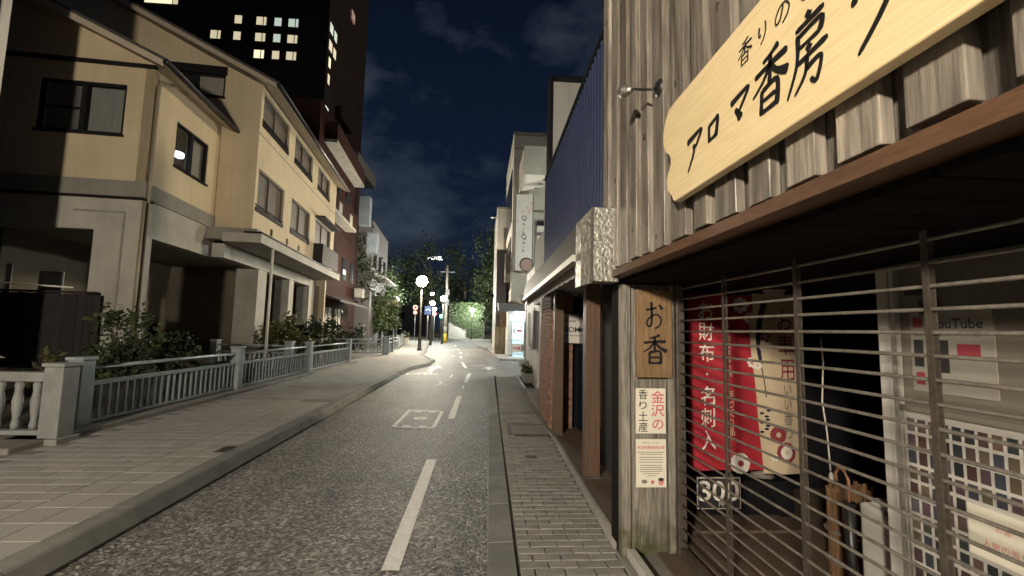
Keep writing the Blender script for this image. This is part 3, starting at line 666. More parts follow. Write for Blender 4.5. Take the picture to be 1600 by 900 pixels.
def cream_house():
    h = empty('cream_house', (HO[0], HO[1], 0), R(5), 'cream rendered house of two gabled wings on concrete pillars beside the canal', 'house')
    FA = lambda a, z, d: (a, d, z)                        # front wall of the low wing, faces the camera
    SA = lambda a, z, d: (-d, a, z)                       # its street side
    VB, UB = 3.28, 1.08
    FB = lambda a, z, d: (a, VB + d, z)
    SB = lambda a, z, d: (UB - d, a, z)
    # low wing walls
    wf = MB(); holed_wall(wf, FA, -6.0, 0, 4.84, 7.62, [(-2.32, -.56, 5.91, 7.12)], .2); wf.build('wall', 'stucco', h)
    gab = MB().prism([(-6.0, .03, 7.62), (0, .03, 7.62), (0, .03, 7.70), (-4.0, .03, 9.55), (-6.0, .03, 8.6)], (0, .17, 0)); gab.build('gable', 'stucco', h)
    trim = MB(); bar(trim, FA, -6.0, .02, 7.56, 7.64, -.07, .02); trim.build('trim_board', 'dark_frame', h)
    ws = MB(); holed_wall(ws, SA, 0.0, VB, 4.84, 7.70, [(1.02, 2.63, 5.62, 6.78)], .2); ws.build('wall', 'stucco', h)
    window(h, FA, -2.32, -.56, 5.91, 7.12, [('window_glass', 'blind', 'blind'), ('window_glass', 'curtain')])
    bb = MB(); bar(bb, FA, -2.27, -1.49, 6.48, 6.52, .05, .10); bb.build('sash_rail', 'dark_frame', h)
    wl = window(h, SA, 1.02, 2.63, 5.62, 6.78, [('window_glass', 'dark_room', 'dark_curtain'), ('window_glass', 'curtain')])
    MB().lathe([(.05, -.03), (.20, 0), (.20, .09), (.10, .12)], (-.20, 1.40, 5.98), 18).build('ceiling_light', 'ring_light', h, True)
    # band courses and pillars
    b1 = MB(); bar(b1, FA, -6.0, .03, 4.46, 4.835, -.03, .25); b1.hexa([(.03, .25, 4.46), (-.2, .25, 4.46), (-.2, VB, 4.46), (.03, VB, 4.46)], [(.03, .25, 4.835), (-.2, .25, 4.835), (-.2, VB, 4.835), (.03, VB, 4.835)]); b1.build('band_course', 'stucco_grey_band', h)
    b2 = MB(); bar(b2, FA, -6.0, .06, 4.40, 4.455, -.07, .3); b2.build('drip_edge', 'dark_frame', h)
    # ground floor: wide front opening, side opening; concrete
    gf = MB(); holed_wall(gf, FA, -6.0, 0, 0.0, 4.40, [(-5.5, -.93, .05, 3.68)], .3); gf.build('pillar_wall', 'concrete_pale', h)
    gp = MB(); bar(gp, FA, -1.36, -.34, 4.08, 4.12, -.02, 0); bar(gp, FA, -.36, -.32, .9, 4.08, -.02, 0); gp.build('panel_joint', 'concrete', h)
    gs = MB(); bar(gs, SA, .302, .46, 0, 3.6, 0, .3); gs.build('pillar', 'concrete_pale', h); gs = MB(); bar(gs, SA, .302, VB + .1, 3.602, 4.45, 0, .3); gs.build('lintel', 'concrete_pale', h)
    dp = MB().tube([(.06, .08, 1.0), (.06, .08, 7.15), (.06, .13, 7.3), (.12, .5, 7.45)], .04, 8); dp.build('downpipe', 'pipe_brown', h, True)
    MB().tube([(.09, -.10, .9), (.09, -.10, 4.36)], .035, 8).build('downpipe', 'pipe_brown', h, True)
    # roof of the low wing: two slopes with eaves
    def roof(u_e, z_e, u_r, z_r, u_l, z_l, v0, v1, t, nm):
        ro = MB().prism([(u_e, v0, z_e), (u_r, v0, z_r), (u_l, v0, z_l), (u_l, v0, z_l + t), (u_r, v0, z_r + t), (u_e, v0, z_e + t)], (0, v1 - v0, 0)); r_ = ro.build('roof', 'roof_tile', h)
        so = MB().prism([(u_e + .02 - .05, v0 + .03, z_e - .03), (u_r, v0 + .03, z_r - .03), (u_r, v0 + .03, z_r - .006), (u_e - .03, v0 + .03, z_e - .006)], (0, v1 - v0 - .06, 0)); so.build('soffit', 'soffit_paint', r_)
        bg = MB().prism([(u_e - .02, v0 - .03, z_e - .10), (u_r, v0 - .03, z_r - .10), (u_r, v0 - .03, z_r + .05), (u_e - .02, v0 - .03, z_e + .05)], (0, .028, 0)); bg.build('barge_board', 'soffit_paint', r_)
        gu = MB().tube([(u_e + .05, v0 - .02, z_e + .02), (u_e + .05, v1, z_e + .02)], .06, 8); gu.build('gutter', 'black_metal', r_, True)
        n = int((v1 - v0) / .28); sl = math.hypot(u_e - u_r, z_e - z_r)
        for i in range(n): v = v0 + .14 + i * .28; MB().hexa([(u_e, v - .03, z_e + t), (u_e, v + .03, z_e + t), (u_r, v + .03, z_r + t), (u_r, v - .03, z_r + t)], [(u_e, v - .02, z_e + t + .04), (u_e, v + .02, z_e + t + .04), (u_r, v + .02, z_r + t + .04), (u_r, v - .02, z_r + t + .04)]).build('roof_rib', 'roof_tile', r_)
    roof(.42, 7.52, -4.0, 9.55, -6.6, 8.36, -.45, VB, .12, 'a')
    # high wing
    wb = MB(); holed_wall(wb, FB, -5.5, .06, 4.35, 9.60, [(-1.62, .0, 8.60, 9.56)], .2); wb.build('wall', 'stucco', h)
    wb = MB(); holed_wall(wb, FB, .06, UB, 4.35, 9.05, [], .2); wb.build('wall', 'stucco', h)
    MB().prism([(.06, VB + .0, 9.05), (UB, VB + .0, 9.05), (UB, VB + .0, 9.12), (.06, VB + .0, 9.60)], (0, .2, 0)).build('gable', 'stucco', h)
    MB().prism([(-5.5, VB + .0, 9.60), (.06, VB + .0, 9.60), (-4.4, VB + .0, 11.85), (-5.5, VB + .0, 11.35)], (0, .2, 0)).build('gable', 'stucco', h)
    window(h, FB, -1.62, .0, 8.60, 9.30, ['tower_glass', 'blind'], depth=.10, sill=True)
    wfr = MB(); bar(wfr, FB, -1.66, .04, 9.30, 9.56, -.06, .1); wfr.build('window_hood', 'dark_frame', h)
    wins = [(3.44, 5.95, 7.86, 8.98), (6.65, 9.12, 7.86, 8.98), (10.0, 12.25, 7.86, 8.98), (3.36, 5.86, 5.12, 6.50), (6.68, 9.2, 5.12, 6.50), (10.05, 13.0, 4.90, 6.52)]
    vents = [(4.75, 4.98, 4.62, 4.86), (6.35, 6.58, 4.62, 4.86), (7.75, 7.98, 4.62, 4.86)]
    wsb = MB(); holed_wall(wsb, SB, VB + .2, 13.7, 4.35, 9.12, wins + vents, .22); wsb.build('wall', 'stucco', h)
    for i, (a0, a1, z0, z1) in enumerate(wins):
        s = MB(); bar(s, SB, a0, a1, z0, z1, .13, .16); so = s.build('window', 'shutter', h)
        fr = MB(); bar(fr, SB, a0, a1, z1 - .05, z1, .06, .128); bar(fr, SB, a0, a0 + .05, z0, z1 - .05, .06, .128); bar(fr, SB, a1 - .05, a1, z0, z1 - .05, .06, .128); bar(fr, SB, (a0 + a1) / 2 - .03, (a0 + a1) / 2 + .03, z0, z1 - .05, .08, .128); fr.build('frame', 'shutter', so)
        rl = MB(); bar(rl, SB, a0 + .02, a1 - .02, z0 + .0, z0 + .14, -.03, .05); bar(rl, SB, a0 + .02, a1 - .02, z0 + .19, z0 + .23, -.02, .02); rl.build('rail', 'dark_frame', so)
    bp = MB(); bar(bp, SB, 9.95, 13.05, 4.45, 5.35, -.42, -.36); bar(bp, SB, 9.95, 10.0, 4.45, 5.35, -.36, .0); bar(bp, SB, 9.90, 13.1, 6.55, 6.62, -.45, -.002); bp.build('balcony_front', 'dark_fence_wood', h)
    for a0, a1, z0, z1 in vents: v = MB(); bar(v, SB, a0, a1, z0, z1, .1, .14); v.build('vent', 'shutter', h)
    pm = MB(); bar(pm, SB, VB - .02, 13.6, 7.55, 7.58, -.02, -.001); pm.build('string_course', 'soffit_paint', h)
    # projecting slab with pale fascia, beam under it, pillars
    sl = MB(); bar(sl, SB, 2.80, 13.45, 4.03, 4.30, -.46, .6); sl.build('slab', 'concrete_pale', h)
    s2 = MB(); bar(s2, SB, 2.72, 13.5, 4.305, 4.345, -.50, -.002); s2.build('slab_flashing', 'dark_frame', h)
    s3 = MB().box(-.05, UB + .3, VB - .42, VB - .003, 4.10, 4.45); s3.build('canopy_box', 'stucco_grey_band', h)
    SP = lambda a, z, d: (.4 - d, a, z)
    be = MB(); bar(be, SP, VB - .1, 13.4, 3.60, 4.02, .0, .35); be.build('beam', 'concrete_pale', h)
    for a0, a1, dd in ((5.9, 6.7, .75), (9.3, 9.9, .6), (12.3, 13.5, .6)):
        p = MB(); bar(p, SP, a0, a1, 0, 3.595, .02, dd); p.build('pillar', 'concrete_pale', h)
    # rear walls and floor slab of the undercroft, so that one looks into dark rooms
    MB().box(-5.6, -.31, .32, 13.4, 3.70, 3.75).build('ceiling', 'concrete', h)
    MB().box(-3.2, -3.0, .4, 13.4, 0, 3.69).build('inner_wall', 'interior_wall', h)
    MB().box(-2.99, -.35, 6.9, 7.05, 0, 3.69).build('inner_wall', 'interior_wall', h)
    MB().box(-2.99, .6, 13.2, 13.35, 0, 3.69).build('inner_wall', 'interior_wall', h)
    MB().box(-6.0, -5.8, .4, 13.5, 0, 8.0).build('rear_wall', 'stucco', h)
    MB().box(-5.79, UB - .25, 13.5, 13.7, 0, 9.0).build('rear_wall', 'stucco', h)
    MB().tube([(UB + .42, 3.9, .3), (UB + .42, 3.9, 4.02)], .045, 8).build('downpipe', 'pipe_white', h, True)
    roof(UB + .55, 8.98, -4.4, 11.9, -6.4, 11.0, VB - .35, 13.95, .14, 'b')
    # timber screen with a pale rail in front of the left opening
    s = empty('timber_screen', (HO[0], HO[1], 0), R(5), 'dark vertical board screen in the ground floor opening of the cream house', 'fence')
    x = -4.6
    while x < -.68: MB().box(x, x + .135, -.16, -.135, .6, 2.2 + random.uniform(-.01, .01)).build('board', 'dark_fence_wood', s); x += .145
    MB().box(-4.6, -.62, -.20, -.12, 2.215, 2.26).build('top_rail', 'dark_fence_wood', s)
    MB().tube([(-4.6, -.25, 2.50), (-1.04, -.25, 2.33)], .018, 8).build('handrail', 'pipe_white', s, True)
    MB().box(-4.0, -2.9, .6, .62, 1.9, 2.9).build('notice_panel', 'pale_paint', s); MB().box(-2.35, -1.85, .6, .62, 2.2, 2.75).build('notice_panel', 'pale_paint', s)
cream_house()

def neighbour_house():
    n = empty('tall_neighbour_house', (-8.57, 8.24, 0), 0, 'dark neighbour house with a pale corner trim, shading the left end of the cream house', 'house')
    MB().box(-6, 0, -14, 0, 0, 9.4).build('wall', 'dark_fence_wood', n); MB().box(-.04, .03, -.12, .02, 0, 9.4).build('corner_trim', 'pale_paint', n)  # wall colour darkened to keep bounce light off the shaded house front
    MB().box(-6.3, .0, -14.3, .05, 9.41, 9.7).build('roof', 'roof_tile', n)
    for y in (-11, -7.5, -4): MB().box(.002, .04, y, y + 1.5, 5.4, 6.8).build('window', 'tower_glass', n)
neighbour_house()

def garden():
    import random as rr
    g = MB(); nx, ny = 26, 60; rnd = rr.Random(3)
    for j in range(ny + 1):
        for i in range(nx + 1):
            x = -7.12 - i * .2; y = -2 + j * .42
            t = min(1, i / 5)
            z = -.02 + t * (.52 + .26 * math.sin(y * .9 + x) * math.sin(x * 1.3) + .1 * rnd.random())
            if y > 16: z *= max(0.15, 1 - (y - 16) / 4)
            g.v.append((x, y, z))
    for j in range(ny):
        for i in range(nx):
            a = j * (nx + 1) + i; g.f.append((a, a + 1, a + nx + 2, a + nx + 1))
    tag(g.build('garden_bank', 'earth', smooth=True), 'raised earth bank planted with shrubs between canal and house', kind='structure')
garden()

# ------------------------------------------------------------------ foliage
def leaf_cloud(mb, c, rad, n, size, rnd, flat=1.0, clumps=14):
    cs = []
    for k in range(clumps):
        while True:
            p = Vector((rnd.uniform(-1, 1), rnd.uniform(-1, 1), rnd.uniform(-1, 1)))
            if .25 < p.length < 1: break
        cs.append((p, rnd.uniform(.22, .42)))
    for k in range(n):
        p, r = rnd.choice(cs)
        q = p + Vector((rnd.gauss(0, 1), rnd.gauss(0, 1), rnd.gauss(0, 1))) * r * .55
        w = Vector((c[0] + q.x * rad[0], c[1] + q.y * rad[1], c[2] + q.z * rad[2]))
        d = Vector((rnd.gauss(0, 1), rnd.gauss(0, 1), rnd.gauss(0, .6) - .2)).normalized(); s = Vector((rnd.gauss(0, 1), rnd.gauss(0, 1), rnd.gauss(0, 1))); s = d.cross(s).normalized()
        L = size * rnd.choice((.5, .7, .9, 1.1, 1.45)) * rnd.uniform(.85, 1.15); W = L * rnd.uniform(.24, .36)
        mb.poly([w, w + d * L * .45 + s * W, w + d * L, w + d * L * .45 - s * W])
def tree(name, label, loc, height, rad, n, leaf, mat, seed, trunk_r=.16, cat='tree', group=None, trunk_top=.55, clumps=18):
    rnd = random.Random(seed); t = empty(name, loc, 0, label, cat, group)
    tm = MB(); p = [Vector((0, 0, -.1))]
    for i in range(4): p.append(p[-1] + Vector((rnd.uniform(-.12, .12), rnd.uniform(-.12, .12), height * trunk_top / 4)))
    tm.tube(p, [trunk_r * (1 - .13 * i) for i in range(5)], 8)
    cz = height - rad[2] * .95
    for k in range(7):
        a = rnd.uniform(0, 6.28); b = p[rnd.choice((2, 3, 4))]; e = Vector((math.cos(a) * rad[0] * .6, math.sin(a) * rad[1] * .6, cz + rnd.uniform(-.3, .5) * rad[2]))
        tm.tube([b, (b + e) / 2 + Vector((0, 0, .15)), e], [trunk_r * .45, trunk_r * .3, trunk_r * .12], 6)
    tm.build('trunk', 'bark', t, True)
    cm = MB(); leaf_cloud(cm, (0, 0, cz), rad, n, leaf, rnd, clumps=clumps); cm.build('crown', mat, t)
    return t
def shrub(name, label, loc, rad, n, leaf, mat, seed, group=None):
    rnd = random.Random(seed); t = empty(name, loc, 0, label, 'shrub', group)
    st = MB()
    for k in range(7):
        a = rnd.uniform(0, 6.28); e = Vector((math.cos(a) * rad[0] * .6, math.sin(a) * rad[1] * .6, rad[2] * rnd.uniform(1.0, 1.7)))
        st.tube([(0, 0, -.1), e * .5 + Vector((0, 0, .1)), e], [.03, .02, .008], 5)
    st.build('stem', 'bark', t, True)
    cm = MB(); leaf_cloud(cm, (0, 0, rad[2]), rad, n, leaf, rnd, clumps=16); cm.build('crown', mat, t)
shrub('garden_shrub', 'large dark evergreen shrub in front of the house corner pillar', (-6.75, 9.3, .45), (.52, .5, .72), 1500, .10, 'leaf_dark', 11)
shrub('garden_shrub', 'broad dark shrub spreading below the undercroft opening', (-6.75, 10.8, .45), (.6, .7, .5), 1300, .10, 'leaf_dark', 12)
shrub('garden_shrub', 'low shrub with yellowish sprigs behind the railing corner', (-7.3, 8.5, .4), (.5, .5, .3), 500, .11, 'leaf_reddish', 13)
shrub('garden_shrub', 'bushy shrub with reddish leaves beside the white pillar', (-7.0, 17.4, .35), (.85, .8, .85), 1900, .14, 'leaf_reddish', 14)
shrub('garden_shrub', 'dark round shrub at the far end of the cream house', (-7.1, 20.4, .2), (.9, .9, .8), 1800, .15, 'leaf_dark', 15)
shrub('garden_shrub', 'dark shrub behind the far railing near the red building', (-8.0, 27.0, .1), (1.2, 1.2, 1.2), 1800, .18, 'leaf_dark', 16)
sl = empty('stone_lantern', (-9.35, 9.3, .55), 0, 'small pale stone lantern standing on the dark garden bank', 'lantern')
MB().box(-.13, -.07, -.1, .1, 0, .32).build('pier', 'concrete_pale', sl); MB().box(.07, .13, -.1, .1, 0, .32).build('pier', 'concrete_pale', sl)
MB().hexa([(-.26, -.2, .325), (.26, -.2, .325), (.26, .2, .325), (-.26, .2, .325)], [(-.1, -.08, .44), (.1, -.08, .44), (.1, .08, .44), (-.1, .08, .44)]).build('cap_stone', 'concrete_pale', sl)

# ------------------------------------------------------------------ railings along the canal
def railing(name, label, a, b, post_end, group, pairs, mat='fence_paint'):
    d = Vector((b[0] - a[0], b[1] - a[1], 0)); L = d.length; f = empty(name, (a[0], a[1], .10), math.atan2(d.y, d.x), label, 'railing', group)
    for x, y0, y1, h in ([(0, -.1, .1, .97)] if post_end & 1 else []) + ([(L, -.1, .1, .97)] if post_end & 2 else []):
        MB().box(x - .11, x + .11, y0, y1, 0, h).build('post', 'fence_pale' if mat == 'fence_pale' else mat, f, bevel=.012); MB().box(x - .13, x + .13, y0 - .02, y1 + .02, h + .002, h + .05).build('post_cap', mat, f, bevel=.01)
    x0, x1 = .115, L - .115
    MB().tube([(x0, 0, .86), (x1, 0, .86)], .028, 8).build('top_rail', mat, f, True)
    MB().box(x0, x1, -.035, .035, .61, .67).build('middle_rail', mat, f, bevel=.006)
    MB().box(x0, x1, -.035, .035, .09, .14).build('bottom_rail', mat, f, bevel=.006)
    me = None; bm_ = MB().box(-.02, .02, -.02, .02, .141, .609)
    for k in range(pairs):
        xc = x0 + (x1 - x0) * (k + .5) / pairs
        for s in (-.075, .075):
            if me is None: o = bm_.build('baluster', mat, f); me = o.data
            else: o = link('baluster', me, mat, f)
            o.location = (xc + s, 0, 0)
    return f
yy = [6.42, 10.78, 15.1, 19.55]
labs = ['nearest pale blue railing panel running along the canal pavement', 'second pale blue railing panel along the canal pavement', 'third pale blue railing panel along the canal, ending at the far post']
for i in range(3): railing('canal_railing', labs[i], (-5.45, yy[i] + (.30 if i == 0 else 0)), (-5.45, yy[i + 1]), 3 if i == 0 else 2, 'pale railings along the canal', 12)
ck = tag(MB().box(-5.72, -5.22, 5.6, 20.2, .0, .17).build('railing_plinth', 'concrete', bevel=.015), 'low concrete plinth under the canal railing', 'plinth')
def baluster_fence():
    f = empty('bridge_railing', (-5.25, 6.2, .10), R(180), 'pale railing with turned balusters and a thick corner post at the left', 'railing')
    MB().box(-.115, .115, -.12, .12, 0, .93).build('post', 'fence_pale', f, bevel=.012); MB().box(-.135, .135, -.14, .14, .932, .98).build('post_cap', 'fence_pale', f, bevel=.012)
    MB().box(.12, 3.2, -.07, .07, .74, .86).build('top_rail', 'fence_pale', f, bevel=.015); MB().box(.12, 3.2, -.06, .06, .09, .15).build('bottom_rail', 'fence_pale', f, bevel=.01)
    prof = [(.035, .151), (.045, .2), (.032, .28), (.05, .42), (.055, .5), (.036, .62), (.045, .70), (.035, .739)]; me = None
    for k in range(13):
        if me is None: o = MB().lathe(prof, (0, 0, 0), 10).build('baluster', 'fence_pale', f, True); me = o.data
        else: o = link('baluster', me, 'fence_pale', f)
        o.location = (.27 + k * .215, 0, 0)
    tag(MB().box(-8.6, -5.08, 6.02, 6.36, .0, .17).build('railing_plinth', 'concrete', bevel=.015), 'low concrete plinth under the turned baluster railing', 'plinth')
baluster_fence()
railing('bridge_railing', 'low grey railing on the little bridge behind the canal panels', (-8.6, 15.6), (-6.1, 15.2), 3, 'grey railings of the little bridges', 7)
railing('bridge_railing', 'grey railing facing the street where the canal passes under', (-8.9, 24.9), (-5.35, 26.4), 3, 'grey railings of the little bridges', 9)
p = [(-5.3, 26.8), (-5.55, 29.5), (-5.95, 34.0), (-6.6, 39.5), (-7.3, 46.0)]
lb = ['first of the far railing panels, nearest the round street lamp', 'second far railing panel beside the street lamp', 'third far railing panel beyond the street lamp', 'last far railing panel by the trees']
for i in range(4): railing('far_railing', lb[i], p[i], p[i + 1], 3 if i == 0 else 2, 'far canal railings past the bend', 8)

# ------------------------------------------------------------------ street lamps
def street_lamp(label, loc, h=4.93, r=.24, mat='lamp_globe'):
    t = empty('street_lamp', loc, 0, label, 'street lamp', 'globe street lamps')
    MB().lathe([(.17, 0), (.17, .12), (.13, .16), (.12, .9), (.09, 1.0), (.075, 1.1), (.055, h - r - .12)], (0, 0, 0), 14).build('post', 'lamp_post_paint', t, True)
    MB().lathe([(.06, h - r - .119), (.13, h - r - .06), (.15, h - r + .03)], (0, 0, 0), 14).build('collar', 'lamp_post_paint', t, True)
    prof = [(max(.004, r * math.sin(math.pi * k / 10)), h - r * math.cos(math.pi * k / 10)) for k in range(11)]
    MB().lathe(prof, (0, 0, 0), 16).build('globe', mat, t, True)
    return t
street_lamp('warm globe street lamp out of frame behind the camera on the canal pavement', (-3.4, -5.0, .1), 3.45, .28)
street_lamp('brightest warm globe street lamp on a black post by the far railing', (-4.18, 32.3, .1), 4.85, .38, 'lamp_globe_far')
street_lamp('cold white globe street lamp hidden round the corner of the side street', (4.8, 18.2, 0), 5.0, .24, 'lamp_globe_white')
street_lamp('white globe street lamp left of the striped utility pole', (-4.15, 51, 0), 5.0, .3, 'lamp_globe_white')
street_lamp('small warm globe lamp above the tree trunk', (-5.0, 47, 0), 5.2, .16)
street_lamp('white globe lamp standing over the green signal', (-6.3, 60, 0), 5.0, .3, 'lamp_globe_white')
street_lamp('pale globe lamp in front of the ivy wall', (-1.5, 80.5, 0), 5.1, .32, 'lamp_globe_white')
street_lamp('lamp half hidden in the leaves of the left trees', (-9.4, 52, 0), 4.9, .22, 'lamp_globe_white')

# ------------------------------------------------------------------ incense shop on the right: weathered board facade, sign, gate
def incense_shop():
    s = empty('incense_shop', (0, 0, 0), 0, 'incense shop front clad in weathered grey boards above a shuttered entrance', 'shop')
    rnd = random.Random(5)
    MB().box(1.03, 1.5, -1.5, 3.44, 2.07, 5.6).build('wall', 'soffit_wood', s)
    y = 3.47; k = 0
    while y > -.6:                                        # alternate proud and set-back boards
        wf = rnd.uniform(.115, .165); wb_ = rnd.uniform(.06, .085)
        z0_ = 2.06 + rnd.uniform(0, .018)
        b = MB().box(.948, .988, y - wf, y, z0_, 5.55).build('plank', 'plank_face', s, bevel=.004)
        for q in range(3):
            kz = rnd.uniform(z0_ + .05, 4.2); ky = y - wf * rnd.uniform(.25, .75); kr_ = rnd.uniform(.008, .018)
            kn = MB().lathe([(kr_, 0), (kr_ * .9, .0025), (kr_ * .5, .0035)], (0, 0, 0), 9).build('knot', 'knot', b, loc=(.9475, ky, kz)); kn.rotation_euler = (0, R(-90), 0); kn.scale = (1.5, 1, 1)
        y -= wf
        b = MB().box(1.0, 1.026, y - wb_ - .03, y + .03, 2.055, 5.5).build('plank', 'plank_back_shade', s)
        y -= wb_; k += 1
    MB().box(.935, 1.50, -1.5, 3.30, 2.0, 2.05).build('beam', 'beam_wood', s, bevel=.004)
    y = 3.28
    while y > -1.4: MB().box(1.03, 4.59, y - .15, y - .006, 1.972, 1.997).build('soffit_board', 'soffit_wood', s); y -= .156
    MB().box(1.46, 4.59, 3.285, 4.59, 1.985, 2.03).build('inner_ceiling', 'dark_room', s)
    # board panel beside the gate, faces the camera
    xs = [1.035, 1.105, 1.27, 1.385, 1.445]
    for i in range(4):
        MB().box(xs[i] + .001, xs[i + 1] - .001, 3.32 - (.03 if i in (0, 3) else 0), 3.36, .03, 1.965).build('plank', 'plank_post', s, bevel=.003)
    MB().box(1.04, 1.45, 3.365, 3.55, .03, 2.0).build('post_core', 'soffit_wood', s)
    MB().box(1.02, 1.5, 3.0, 3.6, -.03, .035).build('footing', 'concrete', s, bevel=.01)
    MB().box(1.07, 1.13, 2.2, 3.28, .036, .10).build('sill_stone', 'white_plastic', s, bevel=.006)
    # interior
    MB().box(1.30, 4.6, -.5, 6.2, -.02, .055).build('floor', 'tiled_step', s)
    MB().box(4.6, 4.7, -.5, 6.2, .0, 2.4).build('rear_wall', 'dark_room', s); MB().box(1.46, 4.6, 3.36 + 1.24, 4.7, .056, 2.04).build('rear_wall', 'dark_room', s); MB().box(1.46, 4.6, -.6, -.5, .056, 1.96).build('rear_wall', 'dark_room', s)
    # door wall set back behind the gate
    d = MB().box(2.0, 2.06, -.3, 2.13, .056, 1.96).build('door_wall', 'door_cream_shaded', s)
    MB().box(1.965, 1.998, 2.07, 2.13, .06, 1.95).build('door_jamb', 'white_plastic', d, bevel=.006); MB().box(1.972, 1.998, 2.04, 2.062, .06, 1.95).build('door_stile', 'white_plastic', d)
    MB().box(1.95, 1.998, 1.86, 1.96, 1.80, 1.83).build('door_closer', 'black_metal', d)
    MB().box(1.985, 1.998, 1.85, 1.93, 1.71, 1.78).build('socket_box', 'black_metal', d)
    # gate
    g = empty('pipe_gate', (0, 0, 0), 0, 'bronze pipe shutter gate drawn down across the shop entrance', 'gate')
    z = .17; me = None
    while z < 1.96:
        m = MB(); n = 9
        m.tube([(1.46, 3.24 - 4.2 * i / n, z - .002 * math.sin(math.pi * i / n * 3 + z * 9)) for i in range(n + 1)], .0068, 8)
        m.build('pipe', 'gate_pipe', g, True); z += .0765
    for y in (2.63, 2.0, 1.38, .74, .1):
        MB().box(1.448, 1.4515, y - .011, y + .011, .1, 1.96).build('strap', 'gate_strap', g); MB().box(1.4685, 1.472, y - .011, y + .011, .1, 1.96).build('strap', 'gate_strap', g)
    MB().box(1.43, 1.49, 3.235, 3.29, .056, 1.963).build('guide_post', 'gate_strap', g, bevel=.004)
    MB().box(1.435, 1.485, -1.0, 3.234, .06, .12).build('bottom_rail', 'gate_strap', g, bevel=.004)
    # big sign board
    b = empty('shop_sign', (0, 0, 0), 0, 'large pale wooden sign board with black brush lettering across the facade', 'sign')
    out = [(2.10, 2.245), (2.135, 2.29), (2.175, 2.32), (2.185, 2.37), (2.165, 2.415), (2.14, 2.44), (2.135, 2.475), (2.155, 2.505), (2.195, 2.53), (2.225, 2.58), (2.225, 2.64), (2.20, 2.69), (2.155, 2.735), (2.08, 2.745), (1.2, 2.752), (.3, 2.75), (-.4, 2.75), (-.4, 2.24), (.5, 2.236), (1.4, 2.24)]
    MB().prism([(.885, y * .96, 1.6 + (z - 1.6) * .955) for y, z in out], (.042, 0, 0)).build('board', 'sign_wood', b, bevel=.006)
    for y in (1.9, .9, 0): MB().box(.928, .947, y - .04, y + .04, 2.26, 2.64).build('bracket', 'soffit_wood', b)
    ink = Ink()                                           # x = -Y on the board
    Bx = lambda ch, ya, yb, z0, z1, w=1.0, sl=.12: ink.brush(ch, -ya, -yb, z0, z1, w, sl)
    Bx('ア', 1.885, 1.725, 2.295, 2.475, 1.0); Bx('ロ', 1.70, 1.59, 2.335, 2.455, 1.05); Bx('マ', 1.535, 1.40, 2.33, 2.465, 1.05); Bx('香', 1.39, 1.205, 2.30, 2.50, .95); Bx('房', 1.215, 1.05, 2.285, 2.50, .95)
    Bx('ク', 1.0, .83, 2.27, 2.50, 1.15); Bx('ラ', .78, .62, 2.30, 2.48, 1.0)
    Bx('香', 1.467, 1.38, 2.53, 2.62, .55); Bx('り', 1.36, 1.29, 2.54, 2.61, .6); Bx('の', 1.268, 1.19, 2.535, 2.612, .55); Bx('お', 1.15, 1.07, 2.535, 2.62, .55); Bx('香', 1.03, .95, 2.535, 2.62, .55)
    ink.lay('lettering', 'ink', (.8835, 0, 0), YL, ZU, b, .002)
    # small signs on the board panel
    o = empty('incense_sign', (0, 0, 0), 0, 'brown wooden plaque with two brushed characters on the board panel', 'sign')
    MB().box(1.14, 1.405, 3.255, 3.288, 1.285, 1.925).build('board', 'sign_board_wood', o, bevel=.004)
    i2 = Ink(); i2.brush('お', 1.195, 1.345, 1.63, 1.845, 1.0); i2.brush('香', 1.175, 1.37, 1.375, 1.60, 1.0); i2.lay('lettering', 'ink', (0, 3.2535, 0), XR, ZU, o)
    for x in (1.165, 1.38):
        for z in (1.32, 1.895): MB().lathe([(.008, 0), (.006, .004)], (0, 0, 0), 8).build('screw', 'steel', o, loc=(x, 3.254, z)).rotation_euler = (R(90), 0, 0)
    q = empty('souvenir_card', (0, 0, 0), 0, 'cream card with red and black handwritten characters below the plaque', 'sign')
    MB().box(1.14, 1.362, 3.283, 3.288, .885, 1.205).build('card', 'paper', q)
    Ink().column('金沢の', 1.302, 1.195, .10, .098, .88).lay('red_lettering', 'print_red', (0, 3.2815, 0), XR, ZU, q)
    Ink().column('香り土産', 1.193, 1.20, .068, .077, .9).lay('black_lettering', 'print_dark', (0, 3.2815, 0), XR, ZU, q)
    fl = empty('notice_flyer', (0, 0, 0), 0, 'cream printed flyer with a red heading, lowest on the board panel', 'sign')
    MB().box(1.14, 1.362, 3.283, 3.288, .51, .845).build('card', 'paper', fl)
    Ink().line('常温発酵黒麹金麹', 1.25, .775, .024).lay('heading', 'print_red', (0, 3.2815, 0), XR, ZU, fl)
    tx = Ink(); tx.line('お香専門店からのお知らせ', 1.25, .815, .011)
    for k, (w, z) in enumerate(((.10, .752), (.085, .738), (.09, .716), (.085, .70), (.09, .682), (.08, .66), (.085, .645), (.085, .632), (.082, .618), (.06, .604), (.03, .588))): tx.rect(1.25 - w, 1.25 + w, z, z + .0045)
    tx.lay('body_text', 'print_grey', (0, 3.2815, 0), XR, ZU, fl, each=False)
    Ink().disc(1.322, .548, .02, .025).lay('face', 'print_pink', (0, 3.2812, 0), XR, ZU, fl); Ink().disc(1.322, .565, .021, .012).lay('hair', 'print_dark', (0, 3.2805, 0), XR, ZU, fl); Ink().disc(1.20, .55, .022, .014).lay('hair', 'print_grey', (0, 3.2808, 0), XR, ZU, fl); Ink().rect(1.25, 1.27, .535, .558).lay('seal', 'print_red', (0, 3.2808, 0), XR, ZU, fl)
    # goose-neck lamp on the boards
    l = empty('wall_lamp', (.96, 2.33, 2.95), 0, 'unlit goose-neck wall lamp fixed to the boards left of the sign', 'lamp')
